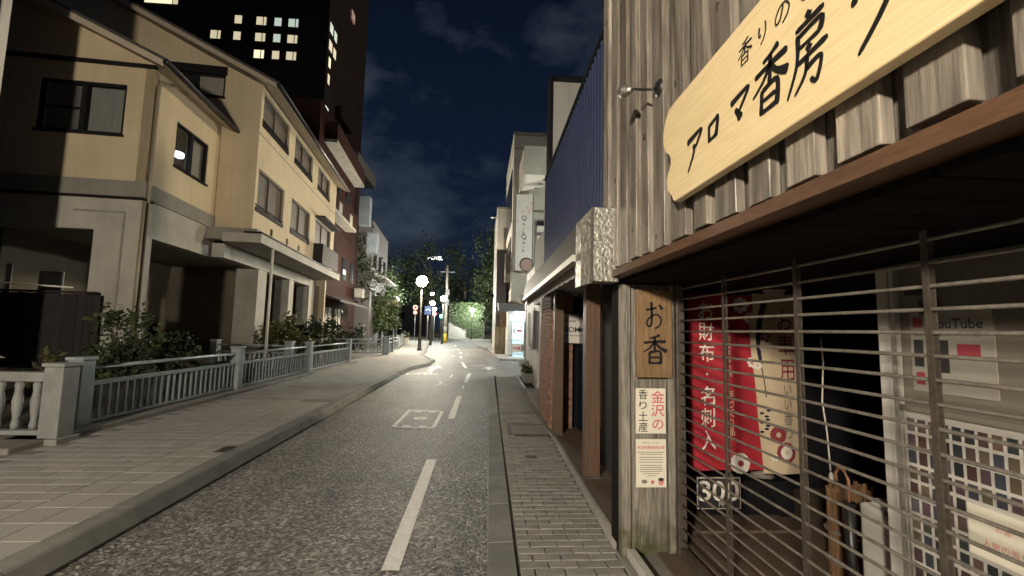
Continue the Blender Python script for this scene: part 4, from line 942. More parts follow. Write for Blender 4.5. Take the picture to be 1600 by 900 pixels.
    w_ = MB().lathe([(.05, 0), (.05, .015), (.03, .03)], (0, 0, 0), 14).build('wall_plate', 'black_metal', l, True); w_.rotation_euler = (0, R(-90), 0)
    MB().tube([(-.03, 0, 0), (-.06, .02, .0), (-.10, .06, .02), (-.14, .11, .045)], .008, 7).build('arm', 'black_metal', l, True)
    hd = MB().lathe([(.012, -.035), (.02, -.015), (.034, .02), (.036, .05), (.03, .05)], (0, 0, 0), 14).build('lamp_head', 'galvanised', l, True, loc=(-.145, .13, .05)); hd.rotation_euler = (R(-75), 0, R(25))
incense_shop()

def banners():
    def cloth(name, label, xl, xr, z0, z1, y, mat, edge=None, amp=.012):
        t = empty(name, (0, 0, 0), 0, label, 'banner'); m = MB(); nx, nz = 14, 26
        f = lambda x, z: y + amp * math.sin(x * 19 + z * 2.2) + .006 * math.sin(z * 9)
        for j in range(nz + 1):
            z = z0 + (z1 - z0) * j / nz; a = edge(z) if edge else xl
            for i in range(nx + 1): x = a + (xr - a) * i / nx; m.v.append((x, f(x, z), z))
        n = len(m.v); m.v += [(p[0], p[1] + .003, p[2]) for p in m.v]
        for j in range(nz):
            for i in range(nx):
                a = j * (nx + 1) + i; m.f.append((a, a + 1, a + nx + 2, a + nx + 1)); m.f.append((n + a, n + a + nx + 1, n + a + nx + 2, n + a + 1))
        m.build('cloth', mat, t, True); return t, f
    def on(ink, name, mat, f, t, off):
        for o in ink.lay(name, mat, (0, 0, 0), XR, ZU, t, each=not name.startswith(('side', 'leaf'))):
            for v in o.data.vertices: v.co.y = f(v.co.x, v.co.z) - off
    t, f = cloth('red_banner', 'red cloth banner with white vertical characters behind the gate', 1.735, 2.42, .50, 1.945, 3.72, 'banner_red')
    on(Ink().column('お財布・名刺入', 1.90, 1.90, .13, .178, .88), 'lettering', 'banner_white', f, t, .009)
    on(Ink().column('金沢和柄本革使用', 2.085, 1.72, .038, .058, .9).column('手づくり品', 2.095, 1.15, .05, .075, .9), 'side_lettering', 'banner_cream', f, t, .009)
    fl = Ink().flower(2.16, .56, .085, 16).flower(2.20, 1.86, .07, 8).flower(2.28, 1.75, .05, 8).flower(2.30, 1.38, .05, 8); on(fl, 'flower_print', 'banner_white', f, t, .008); on(Ink().disc(2.16, .56, .02).disc(2.2, 1.86, .016), 'flower_centre', 'print_maroon', f, t, .011)
    def edge(z):
        u = (1.95 - z) / 1.45; return 2.235 + .03 * math.sin(u * 3.0) + .16 * max(0, u - .35) ** 1.2 + .03 * (u < .12)
    t, f = cloth('cream_banner', 'cream cloth banner with red characters and flower prints behind the gate', 2.2, 2.70, .49, 1.955, 3.66, 'banner_cream', edge, .010)
    on(Ink().column('お車用', 2.555, 1.84, .13, .205, .82), 'lettering', 'print_maroon', f, t, .008)
    on(Ink().column('いい香り', 2.555, 1.22, .085, .118, .85), 'small_lettering', 'print_grey', f, t, .008)
    on(Ink().column('消臭芳香', 2.665, 1.70, .03, .04, .9).column('金沢香房', 2.665, 1.2, .03, .04, .9), 'side_lettering', 'print_grey', f, t, .008)
    st = Ink(); pts = [(2.37, 1.90), (2.335, 1.78), (2.315, 1.62), (2.315, 1.5), (2.33, 1.36)]; st.stroke(pts, .028, .012, press=False); st.stroke([(2.33, 1.36), (2.35, 1.22), (2.365, 1.10)], .004, press=False); on(st, 'stripe_print', 'banner_navy', f, t, .007)
    on(Ink().flower(2.375, 1.60, .05, 5).flower(2.46, .80, .07, 16).flower(2.52, .66, .085, 12), 'flower_print', 'print_maroon', f, t, .007)
    on(Ink().flower(2.52, .66, .055, 12).flower(2.30, 1.36, .035, 10).flower(2.42, .62, .03, 6).flower(2.34, 1.5, .02, 6), 'blossom_print', 'banner_white', f, t, .0095)
    lf = Ink()
    for k in range(9): lf.disc(2.36 + .03 * math.sin(k * 2.2), 1.02 - k * .025, .018, .010)
    on(lf, 'leaf_print', 'banner_navy', f, t, .007)
    pr = tag(MB().box(1.735, 2.10, 3.60, 3.612, .235, .485).build('price_card', 'print_dark', bevel=.003), 'black price card reading 300 hanging under the red banner', 'sign')
    Ink().type('3', 1.755, 1.85, .30, .455).type('0', 1.865, 1.965, .30, .455).type('0', 1.98, 2.08, .30, .455).lay('numerals', 'banner_white', (0, 3.5985, 0), XR, ZU, pr, .002)
    Ink().line('円～', 1.955, .258, .035).rect(1.741, 2.094, .474, .479).rect(1.741, 2.094, .241, .246).rect(1.741, 1.746, .246, .474).rect(2.089, 2.094, .246, .474).lay('small_print', 'paper', (0, 3.5985, 0), XR, ZU, pr)
    MB().tube([(1.80, 3.606, .483), (1.80, 3.70, .52)], .004, 5).build('hanger', 'steel', pr); MB().tube([(2.04, 3.606, .483), (2.04, 3.70, .52)], .004, 5).build('hanger', 'steel', pr)
    o = empty('ribbon_ornament', (2.40, 3.55, 1.97), 0, 'pale cloth ribbon knotted at the top of the cream banner', 'ornament')
    MB().prism([(-.07, 0, -.02), (.06, 0, -.05), (.14, .01, .06), (.07, .0, .05), (0, 0, .05), (-.10, 0, .0)], (0, .03, 0)).build('bow', 'banner_white', o, bevel=.01); MB().lathe([(.01, -.05), (.028, -.01), (.026, .03), (.01, .05)], (-.09, 0, .10), 10).build('knot', 'banner_white', o, True); MB().lathe([(.01, -.03), (.03, 0), (.01, .03)], (.0, 0, .10), 10).build('knot', 'banner_white', o, True)
    c = empty('pull_cord', (2.74, 3.5, 0), 0, 'thin white cord with a toggle hanging beside the cream banner', 'cord')
    MB().tube([(0, 0, 1.60), (.012, 0, 1.40), (-.01, 0, 1.1), (.02, 0, .85), (.035, .0, .56)], .006, 6).build('cord', 'banner_white', c, True); MB().lathe([(.008, -.04), (.018, -.02), (.016, .03), (.006, .05)], (.038, 0, .50), 10).build('toggle', 'banner_white', c, True)
banners()

def interior_things():
    p = empty('video_poster', (0, 0, 0), 0, 'pale poster with a bold black heading taped on the door wall', 'poster')
    MB().box(1.992, 1.9985, 1.64, 1.985, 1.37, 1.725).build('sheet', 'poster_paper_shaded', p)
    Ink().line('YouTube', -1.785, 1.65, .042).line('で香りのチャンネル', -1.785, 1.615, .02).line('お香', -1.945, 1.615, .02).lay('lettering', 'print_dark', (1.991, 0, 0), YL, ZU, p)
    Ink().rect(-1.86, -1.815, 1.46, 1.60).rect(-1.97, -1.925, 1.48, 1.60).lay('package_picture', 'print_dark', (1.991, 0, 0), YL, ZU, p)
    Ink().rect(-1.97, -1.925, 1.655, 1.70).rect(-1.78, -1.69, 1.52, 1.585).rect(-1.965, -1.925, 1.40, 1.455).lay('red_print', 'print_maroon', (1.991, 0, 0), YL, ZU, p)
    b = empty('product_board', (0, 0, 0), 0, 'white board with rows of small coloured product pictures behind the gate', 'board')
    MB().box(1.975, 1.9985, .2, 2.03, .30, 1.295).build('panel', 'white_plastic', b, bevel=.004)
    MB().box(1.962, 1.9745, .2, 2.03, 1.275, 1.30).build('frame_rail', 'door_cream_shaded', b)
    cols = [(.09, .045, .04), (.15, .12, .08), (.03, .03, .035), (.12, .07, .085), (.06, .07, .05), (.15, .09, .07), (.065, .068, .095), (.14, .125, .13), (.035, .043, .043), (.10, .065, .062)]
    pm = [material('product_tint_%d' % k, c, tuple(x * .5 for x in c), rough=.6, scale=60, fine=.3) for k, c in enumerate(cols)]
    rnd = random.Random(9); me = [None] * 10; n = 0
    for r in range(13):
        for c in range(22):
            if 4 <= r <= 6 and 5 <= c <= 9: continue
            y = 1.99 - c * .05; z = 1.215 - r * .071; k = rnd.randrange(10)
            if me[k] is None: o = MB().box(0, .003, -.017, .017, -.028, .028).build('product_picture', pm[k], b); me[k] = o.data
            else: o = link('product_picture', me[k], pm[k], b)
            o.location = (1.9715, y, z)
    MB().box(1.970, 1.9745, 1.515, 1.765, .765, .955).build('price_slip', 'paper', b); Ink().line('人気の香り', -1.64, .81, .03).line('お香', -1.64, .88, .025).lay('slip_text', 'print_pink', (1.969, 0, 0), YL, ZU, b)
    w = empty('wicker_bundle', (2.47, 2.95, .056), 0, 'bundle of brown sticks bound with cord standing on the shop floor', 'bundle')
    rnd = random.Random(2); me = None
    for k in range(46):
        a = rnd.uniform(0, 6.28); r = .145 * math.sqrt(rnd.random())
        h = rnd.uniform(.50, .60); o = MB().tube([(r * math.cos(a), r * .7 * math.sin(a), 0), (r * 1.05 * math.cos(a) + rnd.uniform(-.01, .01), r * .75 * math.sin(a), h)], .011, 5).build('stick', 'wicker', w)
    for z in (.09, .28): MB().lathe([(.152, z), (.158, z + .006), (.152, z + .012)], (0, 0, 0), 18).build('binding', 'gate_pipe', w, True)
    g = empty('white_bag', (2.32, 2.38, .056), 0, 'white upright carton leaning against the door wall', 'carton')
    MB().hexa([(-.22, -.42, 0), (.06, -.42, 0), (.1, .05, 0), (-.2, .1, 0)], [(-.22, -.42, .60), (.05, -.42, .61), (.1, .05, .66), (-.2, .1, .65)]).build('carton_body', 'white_plastic', g, bevel=.02)
    MB().hexa([(-.2, -.3, .63), (.04, -.3, .63), (.07, .0, .66), (-.18, .04, .66)], [(-.19, -.28, .665), (.03, -.28, .665), (.06, -.02, .69), (-.17, .02, .69)]).build('lid_flap', 'white_plastic', g)
    u = empty('umbrella', (2.10, 2.52, .06), 0, 'folded dark umbrella with a curved cane handle by the carton', 'umbrella')
    MB().tube([(0, .0, .0), (0, .0, .62)], [.012, .035], 8).build('canopy', 'black_metal', u, True)
    MB().tube([(0, 0, .62), (0, 0, .74), (.0, .03, .79), (.0, .07, .79), (.0, .09, .75), (0, .085, .71)], .009, 8).build('handle', 'orange_plastic', u, True)
    f = empty('fallen_cloth', (2.45, 3.95, .056), 0, 'crumpled pale cloth on a low black crate below the banners', 'cloth')
    MB().box(-.5, .3, -.05, .4, .0, .30).build('crate', 'dark_room', f); MB().lathe([(.02, .31), (.10, .33), (.08, .40), (.03, .44)], (.05, 0, 0), 9).build('cloth', 'blind', f, True)
interior_things()

# ------------------------------------------------------------------ brick shop next door: canopy, posts, brick return, navy siding above
def brick_shop():
    s = empty('brick_shop', (0, 0, 0), 0, 'brick shop with timber posts and sheet metal canopy under navy siding', 'shop')
    MB().box(1.12, 2.6, 3.6, 12.4, -.03, .075).build('step', 'tiled_step', s)
    MB().tube([(1.06 , 3.42, .035), (1.085, 4.5, .035), (1.14, 6.5, .035), (1.19, 8.6, .035), (1.22, 10, .035), (1.30, 13, .035), (1.36, 16.2, .035)], .045, 10).build('step_edging', 'concrete', s, True)
    for x0, x1, y0, y1 in ((1.14, 1.30, 4.86, 5.0), (1.13, 1.27, 6.86, 7.0), (1.18, 1.32, 8.8, 8.94)):
        MB().box(x0, x1, y0, y1, .076, 2.24).build('post', 'pillar_wood', s, bevel=.006); MB().box(x0 - .015, x1 + .015, y0 - .015, y1 + .015, .076, .10).build('post_shoe', 'iron_lid', s)
    # brickwork: return wall facing the camera, side facing the street, and the pier by the boards
    core = MB().box(1.16, 1.50, 7.33, 8.66, .076, 2.23).build('wall', 'mortar', s)
    pier = MB().box(1.53, 1.75, 5.38, 5.62, .076, 2.23).build('pier', 'mortar', s)
    me = {}
    def brick(sx, sy, loc, par):
        k = (sx, sy)
        if k not in me: o = MB().box(-sx / 2, sx / 2, -sy / 2, sy / 2, -.026, .026).build('brick', 'brick_piece', par, bevel=.003); me[k] = o.data
        else: o = link('brick', me[k], 'brick_piece', par, .003)
        o.location = loc
    r = 0; z = .106; 
    while z < 2.2:
        off = .0 if r % 2 else .055
        x = 1.155 + .0525 - off
        while x < 1.51:
            x0, x1 = max(1.15, x - .05), min(1.505, x + .05)
            if x1 - x0 > .02: brick(round(x1 - x0, 3), .02, ((x0 + x1) / 2, 7.325, z), core)
            x += .11
        y = 7.35 + .055 + (.0 if r % 2 else .055)
        while y < 8.6: brick(.02, .10, (1.155, y, z), core); y += .11
        if r % 2: brick(.1, .02, (1.585, 5.375, z), pier); brick(.1, .02, (1.695, 5.375, z), pier)
        else: brick(.045, .02, (1.5575, 5.375, z), pier); brick(.1, .02, (1.64, 5.375, z), pier); brick(.045, .02, (1.7225, 5.375, z), pier)
        brick(.02, .10 if r % 2 else .21, (1.525, 5.45 if r % 2 else 5.5, z), pier)
        z += .062; r += 1
    MB().box(1.51, 1.62, 7.5, 7.55, .076, 2.2).build('door', 'dark_room', s); MB().box(1.62, 2.5, 7.40, 7.5, .076, 2.23).build('wall', 'dark_fence_wood', s)
    for y0, y1 in ((5.63, 6.4), (6.42, 7.38)):
        w = MB().box(1.60, 1.62, y0, y1, .12, 2.15).build('window', 'blue_glass', s); MB().box(1.585, 1.635, y0, y1, .077, .119).build('frame', 'black_metal', w); MB().box(1.585, 1.635, y0, y1, 2.151, 2.2).build('frame', 'black_metal', w); MB().box(1.58, 1.64, y0 - .02, y0 - .001, .077, 2.2).build('frame', 'black_metal', w)
    MB().box(1.46, 2.5, 4.75, 5.37, .076, 2.23).build('wall', 'dark_fence_wood', s)
    MB().hexa([(.80, 3.5, 2.245), (2.5, 3.62, 2.245), (2.5, 9.0, 2.245), (.86, 8.2, 2.245)], [(.80, 3.5, 2.28), (2.5, 3.62, 2.28), (2.5, 9.0, 2.28), (.86, 8.2, 2.28)]).build('canopy_ceiling', 'pale_paint', s)
    # sheet metal canopy: sloped fascia, pale trim, crinkled end box
    xe = lambda y: .70 + .012 * (y - 3.2)
    def ex(y0, y1, sec0, sec1): return MB().prism([(xe(y0) + a, y0, z) for a, z in sec0], (0, 0, 0)) if False else MB().hexa([(xe(y0) + sec0[i][0], y0, sec0[i][1]) for i in range(4)], [(xe(y1) + sec1[i][0], y1, sec1[i][1]) for i in range(4)])
    sec = [(.0, 2.185), (.06, 2.47), (.085, 2.47), (.03, 2.185)]
    fa = ex(3.34, 8.3, sec, sec).build('canopy', 'canopy_metal', s)
    top = [(.062, 2.475), (.50, 2.66), (.50, 2.64), (.10, 2.455)]
    ex(3.34, 8.3, top, top).build('canopy_top', 'canopy_metal', fa)
    tr = [(-.025, 2.13), (-.025, 2.18), (.035, 2.18), (.035, 2.13)]
    ex(3.34, 8.3, tr, tr).build('canopy_trim', 'canopy_trim', fa)
    va = MB(); y = 3.5
    while y < 8.2: va.hexa([(xe(y) + .09, y, 2.07 + .012 * math.sin(y * 22)), (xe(y) + .10, y, 2.07), (xe(y) + .10, y + .1, 2.07), (xe(y) + .09, y + .1, 2.07 + .012 * math.sin(y * 22 + 2.2))], [(xe(y) + .09, y, 2.185), (xe(y) + .10, y, 2.185), (xe(y) + .10, y + .1, 2.185), (xe(y) + .09, y + .1, 2.185)]); y += .1
    va.build('valance', 'pale_paint', fa)
    MB().box(.79, .985, 3.18, 3.33, 1.965, 2.51).build('end_box', 'galvanised', fa, bevel=.006)
    MB().hexa([(.705, 3.17, 1.93), (.787, 3.185, 1.955), (.787, 3.33, 1.955), (.70, 3.33, 1.93)], [(.705, 3.17, 2.41), (.787, 3.185, 2.505), (.787, 3.33, 2.505), (.70, 3.33, 2.41)]).build('end_cap', 'galvanised', fa)
    MB().box(.778, .792, 3.166, 3.178, 1.96, 2.505).build('seam_strip', 'iron_lid', fa)
    MB().box(.99, 1.5, 3.61, 3.68, 2.3, 2.6).build('flashing', 'canopy_metal', fa)
    sp_ = MB().lathe([(.03, -.10), (.07, -.05), (.09, .02), (.09, .06), (.05, .07)], (0, 0, 0), 14).build('spot_lamp', 'white_plastic', s, True, loc=(.74, 8.38, 2.16)); sp_.rotation_euler = (R(70), 0, R(20))
    # corrugated navy siding: one folded sheet with sharp ribs
    m = MB(); prof = []; y = 3.60; X = lambda y: 1.22 + .014 * (y - 4)
    while y < 9.1: prof += [(X(y), y), (X(y), y + .085), (X(y) - .018, y + .10), (X(y) - .018, y + .125), (X(y), y + .14)]; y += .14
    k = len(prof)
    for z in (2.3, 4.72): m.v += [(x, y, z) for x, y in prof]
    for i in range(k - 1): m.f.append((i, i + 1, k + i + 1, k + i))
    sd = m.build('siding', 'navy_siding', s)
    MB().hexa([(1.18, 3.6, 4.72), (1.6, 3.6, 4.72), (1.65, 9.15, 4.72), (X(9.1) - .04, 9.15, 4.72)], [(1.18, 3.6, 4.78), (1.6, 3.6, 4.78), (1.65, 9.15, 4.78), (X(9.1) - .04, 9.15, 4.78)]).build('coping', 'black_metal', sd)
    MB().box(1.31, 2.6, 3.6, 9.05, 2.3, 4.715).build('wall', 'dark_room', s)
    MB().tube([(1.30, 9.25, 2.9), (1.30, 9.25, 4.6), (1.34, 9.28, 4.75)], .03, 8).build('downpipe', 'pipe_white', s, True)
    MB().box(1.45, 2.6, 9.06, 12.3, 2.31, 4.0).build('wall', 'pale_paint', s)
    MB().box(1.9, 2.3, 6.6, 7.2, 4.79, 5.35).build('roof_unit', 'black_metal', s)
    # hanging sign under the canopy
    g = empty('shop_name_sign', (0, 0, 0), 0, 'white square sign with black capitals hung on the brick return wall', 'sign')
    MB().box(1.29, 1.665, 7.27, 7.30, 1.425, 1.895).build('panel', 'white_paint', g, bevel=.004)
    MB().box(1.28, 1.289, 7.265, 7.31, 1.41, 1.91).build('edge', 'black_metal', g); MB().box(1.666, 1.675, 7.265, 7.31, 1.41, 1.91).build('edge', 'black_metal', g); MB().box(1.289, 1.666, 7.265, 7.31, 1.41, 1.423).build('edge', 'black_metal', g)
    Ink().line('NOME', 1.50, 1.60, .085).line('boutique', 1.46, 1.755, .045).rect(1.33, 1.63, 1.54, 1.548).lay('lettering', 'print_dark', (0, 7.2685, 0), XR, ZU, g)
brick_shop()
def after_shop():
    w = empty('white_side_wall', (0, 0, 0), 0, 'cream rendered wall with a hose beyond the brick shop', 'building')
    MB().box(1.62, 4, 12.5, 16.1, 0, 3.6).build('wall', 'white_paint', w); MB().box(1.60, 1.85, 16.11, 16.3, 0, 3.0).build('corner_post', 'black_metal', w)
    MB().tube([(1.58, 13.2, 2.3), (1.57, 13.4, 1.5), (1.56, 13.9, 1.05), (1.58, 14.6, 1.2), (1.58, 14.8, 2.2)], .025, 7).build('hose', 'pipe_white', w, True)
    MB().box(1.50, 1.60, 12.9, 13.1, 1.1, 2.2).build('meter_box', 'grey_cladding', w)
    t = empty('tilted_board', (1.60, 15.3, .45), 0, 'grey board leaning on a planter at the shop corner', 'board')
    MB().hexa([(-.25, -.35, .0), (.25, -.35, .25), (.25, .35, .25), (-.25, .35, .0)], [(-.27, -.35, .05), (.23, -.35, .30), (.23, .35, .30), (-.27, .35, .05)]).build('plank', 'blind', t); MB().box(-.16, -.08, -.3, .3, -.42, .04).build('leg', 'dark_fence_wood', t); MB().box(.1, .18, -.3, .3, -.42, .16).build('leg', 'dark_fence_wood', t)
    p = empty('planter_box', (1.55, 14.3, .03), 0, 'low weathered planter on the step past the brick shop', 'planter')
    MB().hexa([(-.15, -.4, 0), (.15, -.4, 0), (.15, .4, 0), (-.15, .4, 0)], [(-.2, -.45, .3), (.2, -.45, .3), (.2, .45, .3), (-.2, .45, .3)]).build('pot', 'concrete', p, bevel=.02)
    cm = MB(); leaf_cloud(cm, (0, 0, .38), (.2, .45, .12), 260, .08, random.Random(4)); cm.build('leaves', 'leaf_dark', p)
    d = empty('white_tall_block', (1.93, 12.5, 0), 0, 'tall blank white wall rising above the navy siding', 'building')
    MB().box(0, 1.6, 0, .5, 3.61, 8.85).build('wall', 'white_paint', d); MB().box(-.10, -.005, -.05, .5, 3.61, 8.95).build('edge_panel', 'black_metal', d); MB().box(-.1, 1.6, -.06, .5, 8.96, 9.02).build('coping', 'black_metal', d)
after_shop()

# ------------------------------------------------------------------ far right: corner shop, sign, buildings across the side street
def corner_buildings():
    c = empty('cream_corner_building', (0, 0, 0), 0, 'tall cream building with projecting balcony across the side street', 'building')
    MB().box(1.83, 6.5, 27.6, 36, 3.45, 13.9).build('wall', 'pale_paint', c)
    MB().box(1.78, 6.5, 27.5, 36, 13.0, 13.05).build('string_course', 'concrete', c); MB().box(1.80, 6.6, 27.5, 36.1, 13.91, 14.1).build('coping', 'concrete', c)
    MB().box(1.79, 1.829, 28.5, 35, 8.5, 12.0).build('window', 'tower_glass', c); MB().box(1.79, 1.829, 28.5, 35, 4.2, 7.6).build('window', 'tower_glass', c)
    b = MB().box(2.25, 4.6, 24.0, 27.59, 10.2, 10.25).build('balcony', 'white_paint', c)
    MB().box(2.15, 4.6, 23.9, 23.995, 10.1, 11.7).build('balcony_front', 'concrete_pale', b); MB().box(2.15, 2.245, 23.996, 27.59, 10.1, 11.7).build('balcony_side', 'concrete_pale', b)
    for k, (x, y) in enumerate(((3.3, 24.8), (3.15, 25.6), (3.0, 26.5))): MB().box(x, x + .25, y, y + .12, 10.14, 10.195).build('downlight', 'concrete', b)
    MB().box(3.3, 3.9, 27.0, 27.55, 5.6, 8.0).build('wall_unit', 'white_paint', c); MB().box(3.28, 3.92, 26.98, 27.55, 8.01, 8.3).build('window', 'tower_glass', c); MB().box(3.28, 3.92, 26.98, 26.998, 7.4, 7.6).build('vent', 'grey_cladding', c)
    for z in (5.3, 9.0): MB().tube([(2.9, 27.4, z), (4.4, 27.4, z)], .06, 8).build('pipe', 'concrete', c, True)
    MB().box(1.45, 1.775, 27.8, 28.3, 4.6, 6.4).build('window_box', 'shutter', c)
    s = empty('vertical_shop_sign', (0, 0, 0), 0, 'tall white vertical sign board with a round pink emblem at its foot', 'sign')
    MB().box(1.95, 2.94, 26.45, 26.68, 5.15, 9.75).build('panel', 'white_paint', s, bevel=.02); MB().box(1.90, 1.945, 26.40, 26.72, 5.1, 9.8).build('edge', 'grey_cladding', s); MB().box(2.945, 2.98, 26.40, 26.72, 5.1, 9.8).build('edge', 'grey_cladding', s)
    MB().box(2.2, 2.7, 26.69, 27.59, 8.9, 9.0).build('bracket', 'grey_cladding', s)
    i = Ink()
    for ch, x, z, hh in (('Q', 2.44, 8.12, .34), ('u', 2.44, 7.86, .15), ('i', 2.44, 7.6, .17), ('k', 2.44, 7.32, .22), ('Q', 2.44, 6.98, .34), ('u', 2.44, 6.74, .15), ('i', 2.44, 6.5, .16), ('k', 2.44, 6.25, .2)): i.line(ch, x, z, hh)
    i.lay('lettering', 'print_dark', (0, 26.447, 0), XR, ZU, s)
    f = Ink()
    for x, z in ((2.62, 8.95), (2.35, 8.7), (2.72, 8.68), (2.85, 9.2), (2.05, 8.1), (2.87, 8.9)): f.flower(x, z, .09, 5)
    f.lay('blossom_print', 'print_pink', (0, 26.446, 0), XR, ZU, s)
    Ink().disc(2.62, 5.52, .42, .42, 28).lay('emblem_ring', 'print_dark', (0, 26.446, 0), XR, ZU, s); Ink().disc(2.64, 5.50, .36, .36, 28).lay('emblem', 'emblem_tan', (0, 26.443, 0), XR, ZU, s)
    # glazed lobby with cold light inside
    k = empty('lit_corner_shop', (0, 0, 0), 0, 'small glazed shop front glowing with cold white light', 'shop')
    MB().box(1.66, 1.86, 27.0, 27.2, .09, 2.72).build('pier', 'white_paint', k); MB().box(3.35, 3.5, 27.0, 27.2, .09, 2.72).build('pier', 'white_paint', k)
    MB().box(1.861, 3.349, 27.0, 27.15, 2.18, 2.72).build('header', 'white_paint', k)
    MB().box(1.66, 1.76, 27.21, 29.8, .09, 2.72).build('side_wall', 'white_paint', k); MB().box(3.4, 3.5, 27.21, 29.8, .09, 2.72).build('side_wall', 'white_paint', k); MB().box(1.66, 3.5, 29.81, 29.9, .09, 2.72).build('rear_wall', 'white_paint', k); MB().box(1.66, 3.5, 27.0, 29.9, 2.73, 2.8).build('ceiling', 'white_paint', k)
    MB().box(2.0, 3.2, 27.8, 29.2, 2.68, 2.72).build('ceiling_light', 'shop_light', k)
    MB().box(2.0, 3.2, 26.6, 26.8, 2.66, 2.70).build('porch_light', 'shop_light', k)
    d = MB().box(1.90, 2.60, 27.08, 27.09, .14, 2.14).build('door', 'shop_glass', k); MB().box(1.862, 1.9, 27.05, 27.12, .1, 2.17).build('frame', 'black_metal', d); MB().box(2.60, 2.66, 27.05, 27.12, .1, 2.17).build('frame', 'black_metal', d); MB().box(1.9, 2.6, 27.05, 27.12, 2.141, 2.175).build('frame', 'black_metal', d)
    d2 = MB().box(2.661, 3.3, 27.08, 27.09, .14, 2.14).build('door', 'shop_glass', k); MB().box(3.301, 3.348, 27.05, 27.12, .1, 2.17).build('frame', 'black_metal', d2)
    for x0, x1, z0, z1, m in ((1.95, 2.12, 1.45, 1.75, 'paper'), (2.2, 2.5, 1.55, 1.7, 'print_red'), (2.18, 2.32, 1.78, 1.92, 'paper'), (2.38, 2.52, 1.75, 1.9, 'yellow_paint'), (1.96, 2.1, 1.80, 1.92, 'paper')): MB().box(x0, x1, 27.060, 27.064, z0, z1).build('sticker', m, d)
    MB().prism([(1.05, 26.2, 2.78), (3.6, 26.2, 2.72), (3.6, 26.2, 3.1), (1.0, 26.2, 3.22)], (0, 1.3, 0)).build('awning', 'grey_cladding', k)
    br = empty('barrier_stand', (2.12, 25.9, .1), 0, 'white tube barrier with a red arrow placard before the lit shop', 'barrier')
    for x in (-.58, .58): MB().tube([(x, 0, .03), (x, 0, .98)], .022, 8).build('upright', 'white_paint', br, True); MB().box(x - .03, x + .03, -.3, .3, 0, .03).build('foot', 'white_paint', br)
    for z in (.2, .98): MB().tube([(-.58, 0, z), (.58, 0, z)], .02, 8).build('rail', 'white_paint', br, True)
    pl = MB().box(-.32, .48, -.04, -.02, .30, .78).build('placard', 'white_paint', br)
    Ink().rect(-.24, .06, .49, .57).stroke([(.05, .63), (.16, .53), (.05, .43)], .04, press=False).lay('arrow_print', 'print_red', (0, -.042, 0), XR, ZU, pl); Ink().rect(.24, .42, .36, .72).lay('picture_print', 'print_grey', (0, -.042, 0), XR, ZU, pl)
    # grey clad block over stone base
    g = empty('grey_clad_building', (0, 0, 0), 0, 'narrow grey clad building on a stone block base', 'building')
    MB().box(1.0, 1.66, 30, 34, 1.9, 6.9).build('cladding', 'grey_cladding', g); MB().box(.98, 1.70, 29.95, 34, 6.91, 7.0).build('coping', 'concrete', g)
    MB().box(1.08, 1.64, 29.98, 34, -.02, 1.88).build('base', 'stone_block', g)
    for r in range(4):
        x = .96
        while x < 1.6: MB().box(x + .005, min(x + .33, 1.66) - .005, 29.86, 29.975, .09 + r * .45, .53 + r * .45).build('stone', 'stone_block', g, bevel=.012); x += .33 + (.05 if r % 2 else 0)
    MB().box(1.3, 1.75, 29.2, 29.4, 1.85, 2.75).build('posted_menu', 'sign_board_wood', g)
    e = MB().box(.90, .93, 29.8, 30.4, 6.2, 6.9).build('side_sign', 'white_paint', g)
    for k_ in range(3): MB().lathe([(.16, 0), (.16, .03)], (0, 0, 0), 14).build('ornament_ring', 'steel', g, loc=(.72, 30.2, 3.9 + k_ * .01)).rotation_euler = (R(90), R(k_ * 20), 0)
    u = empty('cream_upper_building', (0, 0, 0), 0, 'plain cream block rising behind the grey clad building', 'building')
    MB().box(1.12, 4, 34.2, 42, 0, 10.9).build('wall', 'pale_paint', u); MB().box(1.08, 4, 34.1, 42, 10.91, 11.05).build('coping', 'concrete', u); MB().tube([(.6, 34.5, 10.3), (1.1, 34.5, 10.3)], .06, 8).build('pipe', 'steel', u, True); MB().box(1.6, 1.9, 34.15, 34.195, 7.5, 9.4).build('window', 'shutter', u)
    for k_, (x, y) in enumerate(((1.5, 46.5), (1.95, 47.0))):
        t = empty('traffic_cone', (x, y, -.01), 0, ('left' if k_ == 0 else 'right') + '-hand red traffic cone with white bands before the dark hedge', 'traffic cone', 'red traffic cones')
        MB().box(-.2, .2, -.2, .2, 0, .04).build('base', 'cone_red', t); MB().lathe([(.14, .041), (.03, .75)], (0, 0, 0), 12).build('body', 'cone_red', t, True); MB().lathe([(.102, .30), (.082, .42)], (0, 0, 0), 12).build('band', 'white_paint', t, True); MB().lathe([(.072, .5), (.052, .62)], (0, 0, 0), 12).build('band', 'white_paint', t, True)
corner_buildings()

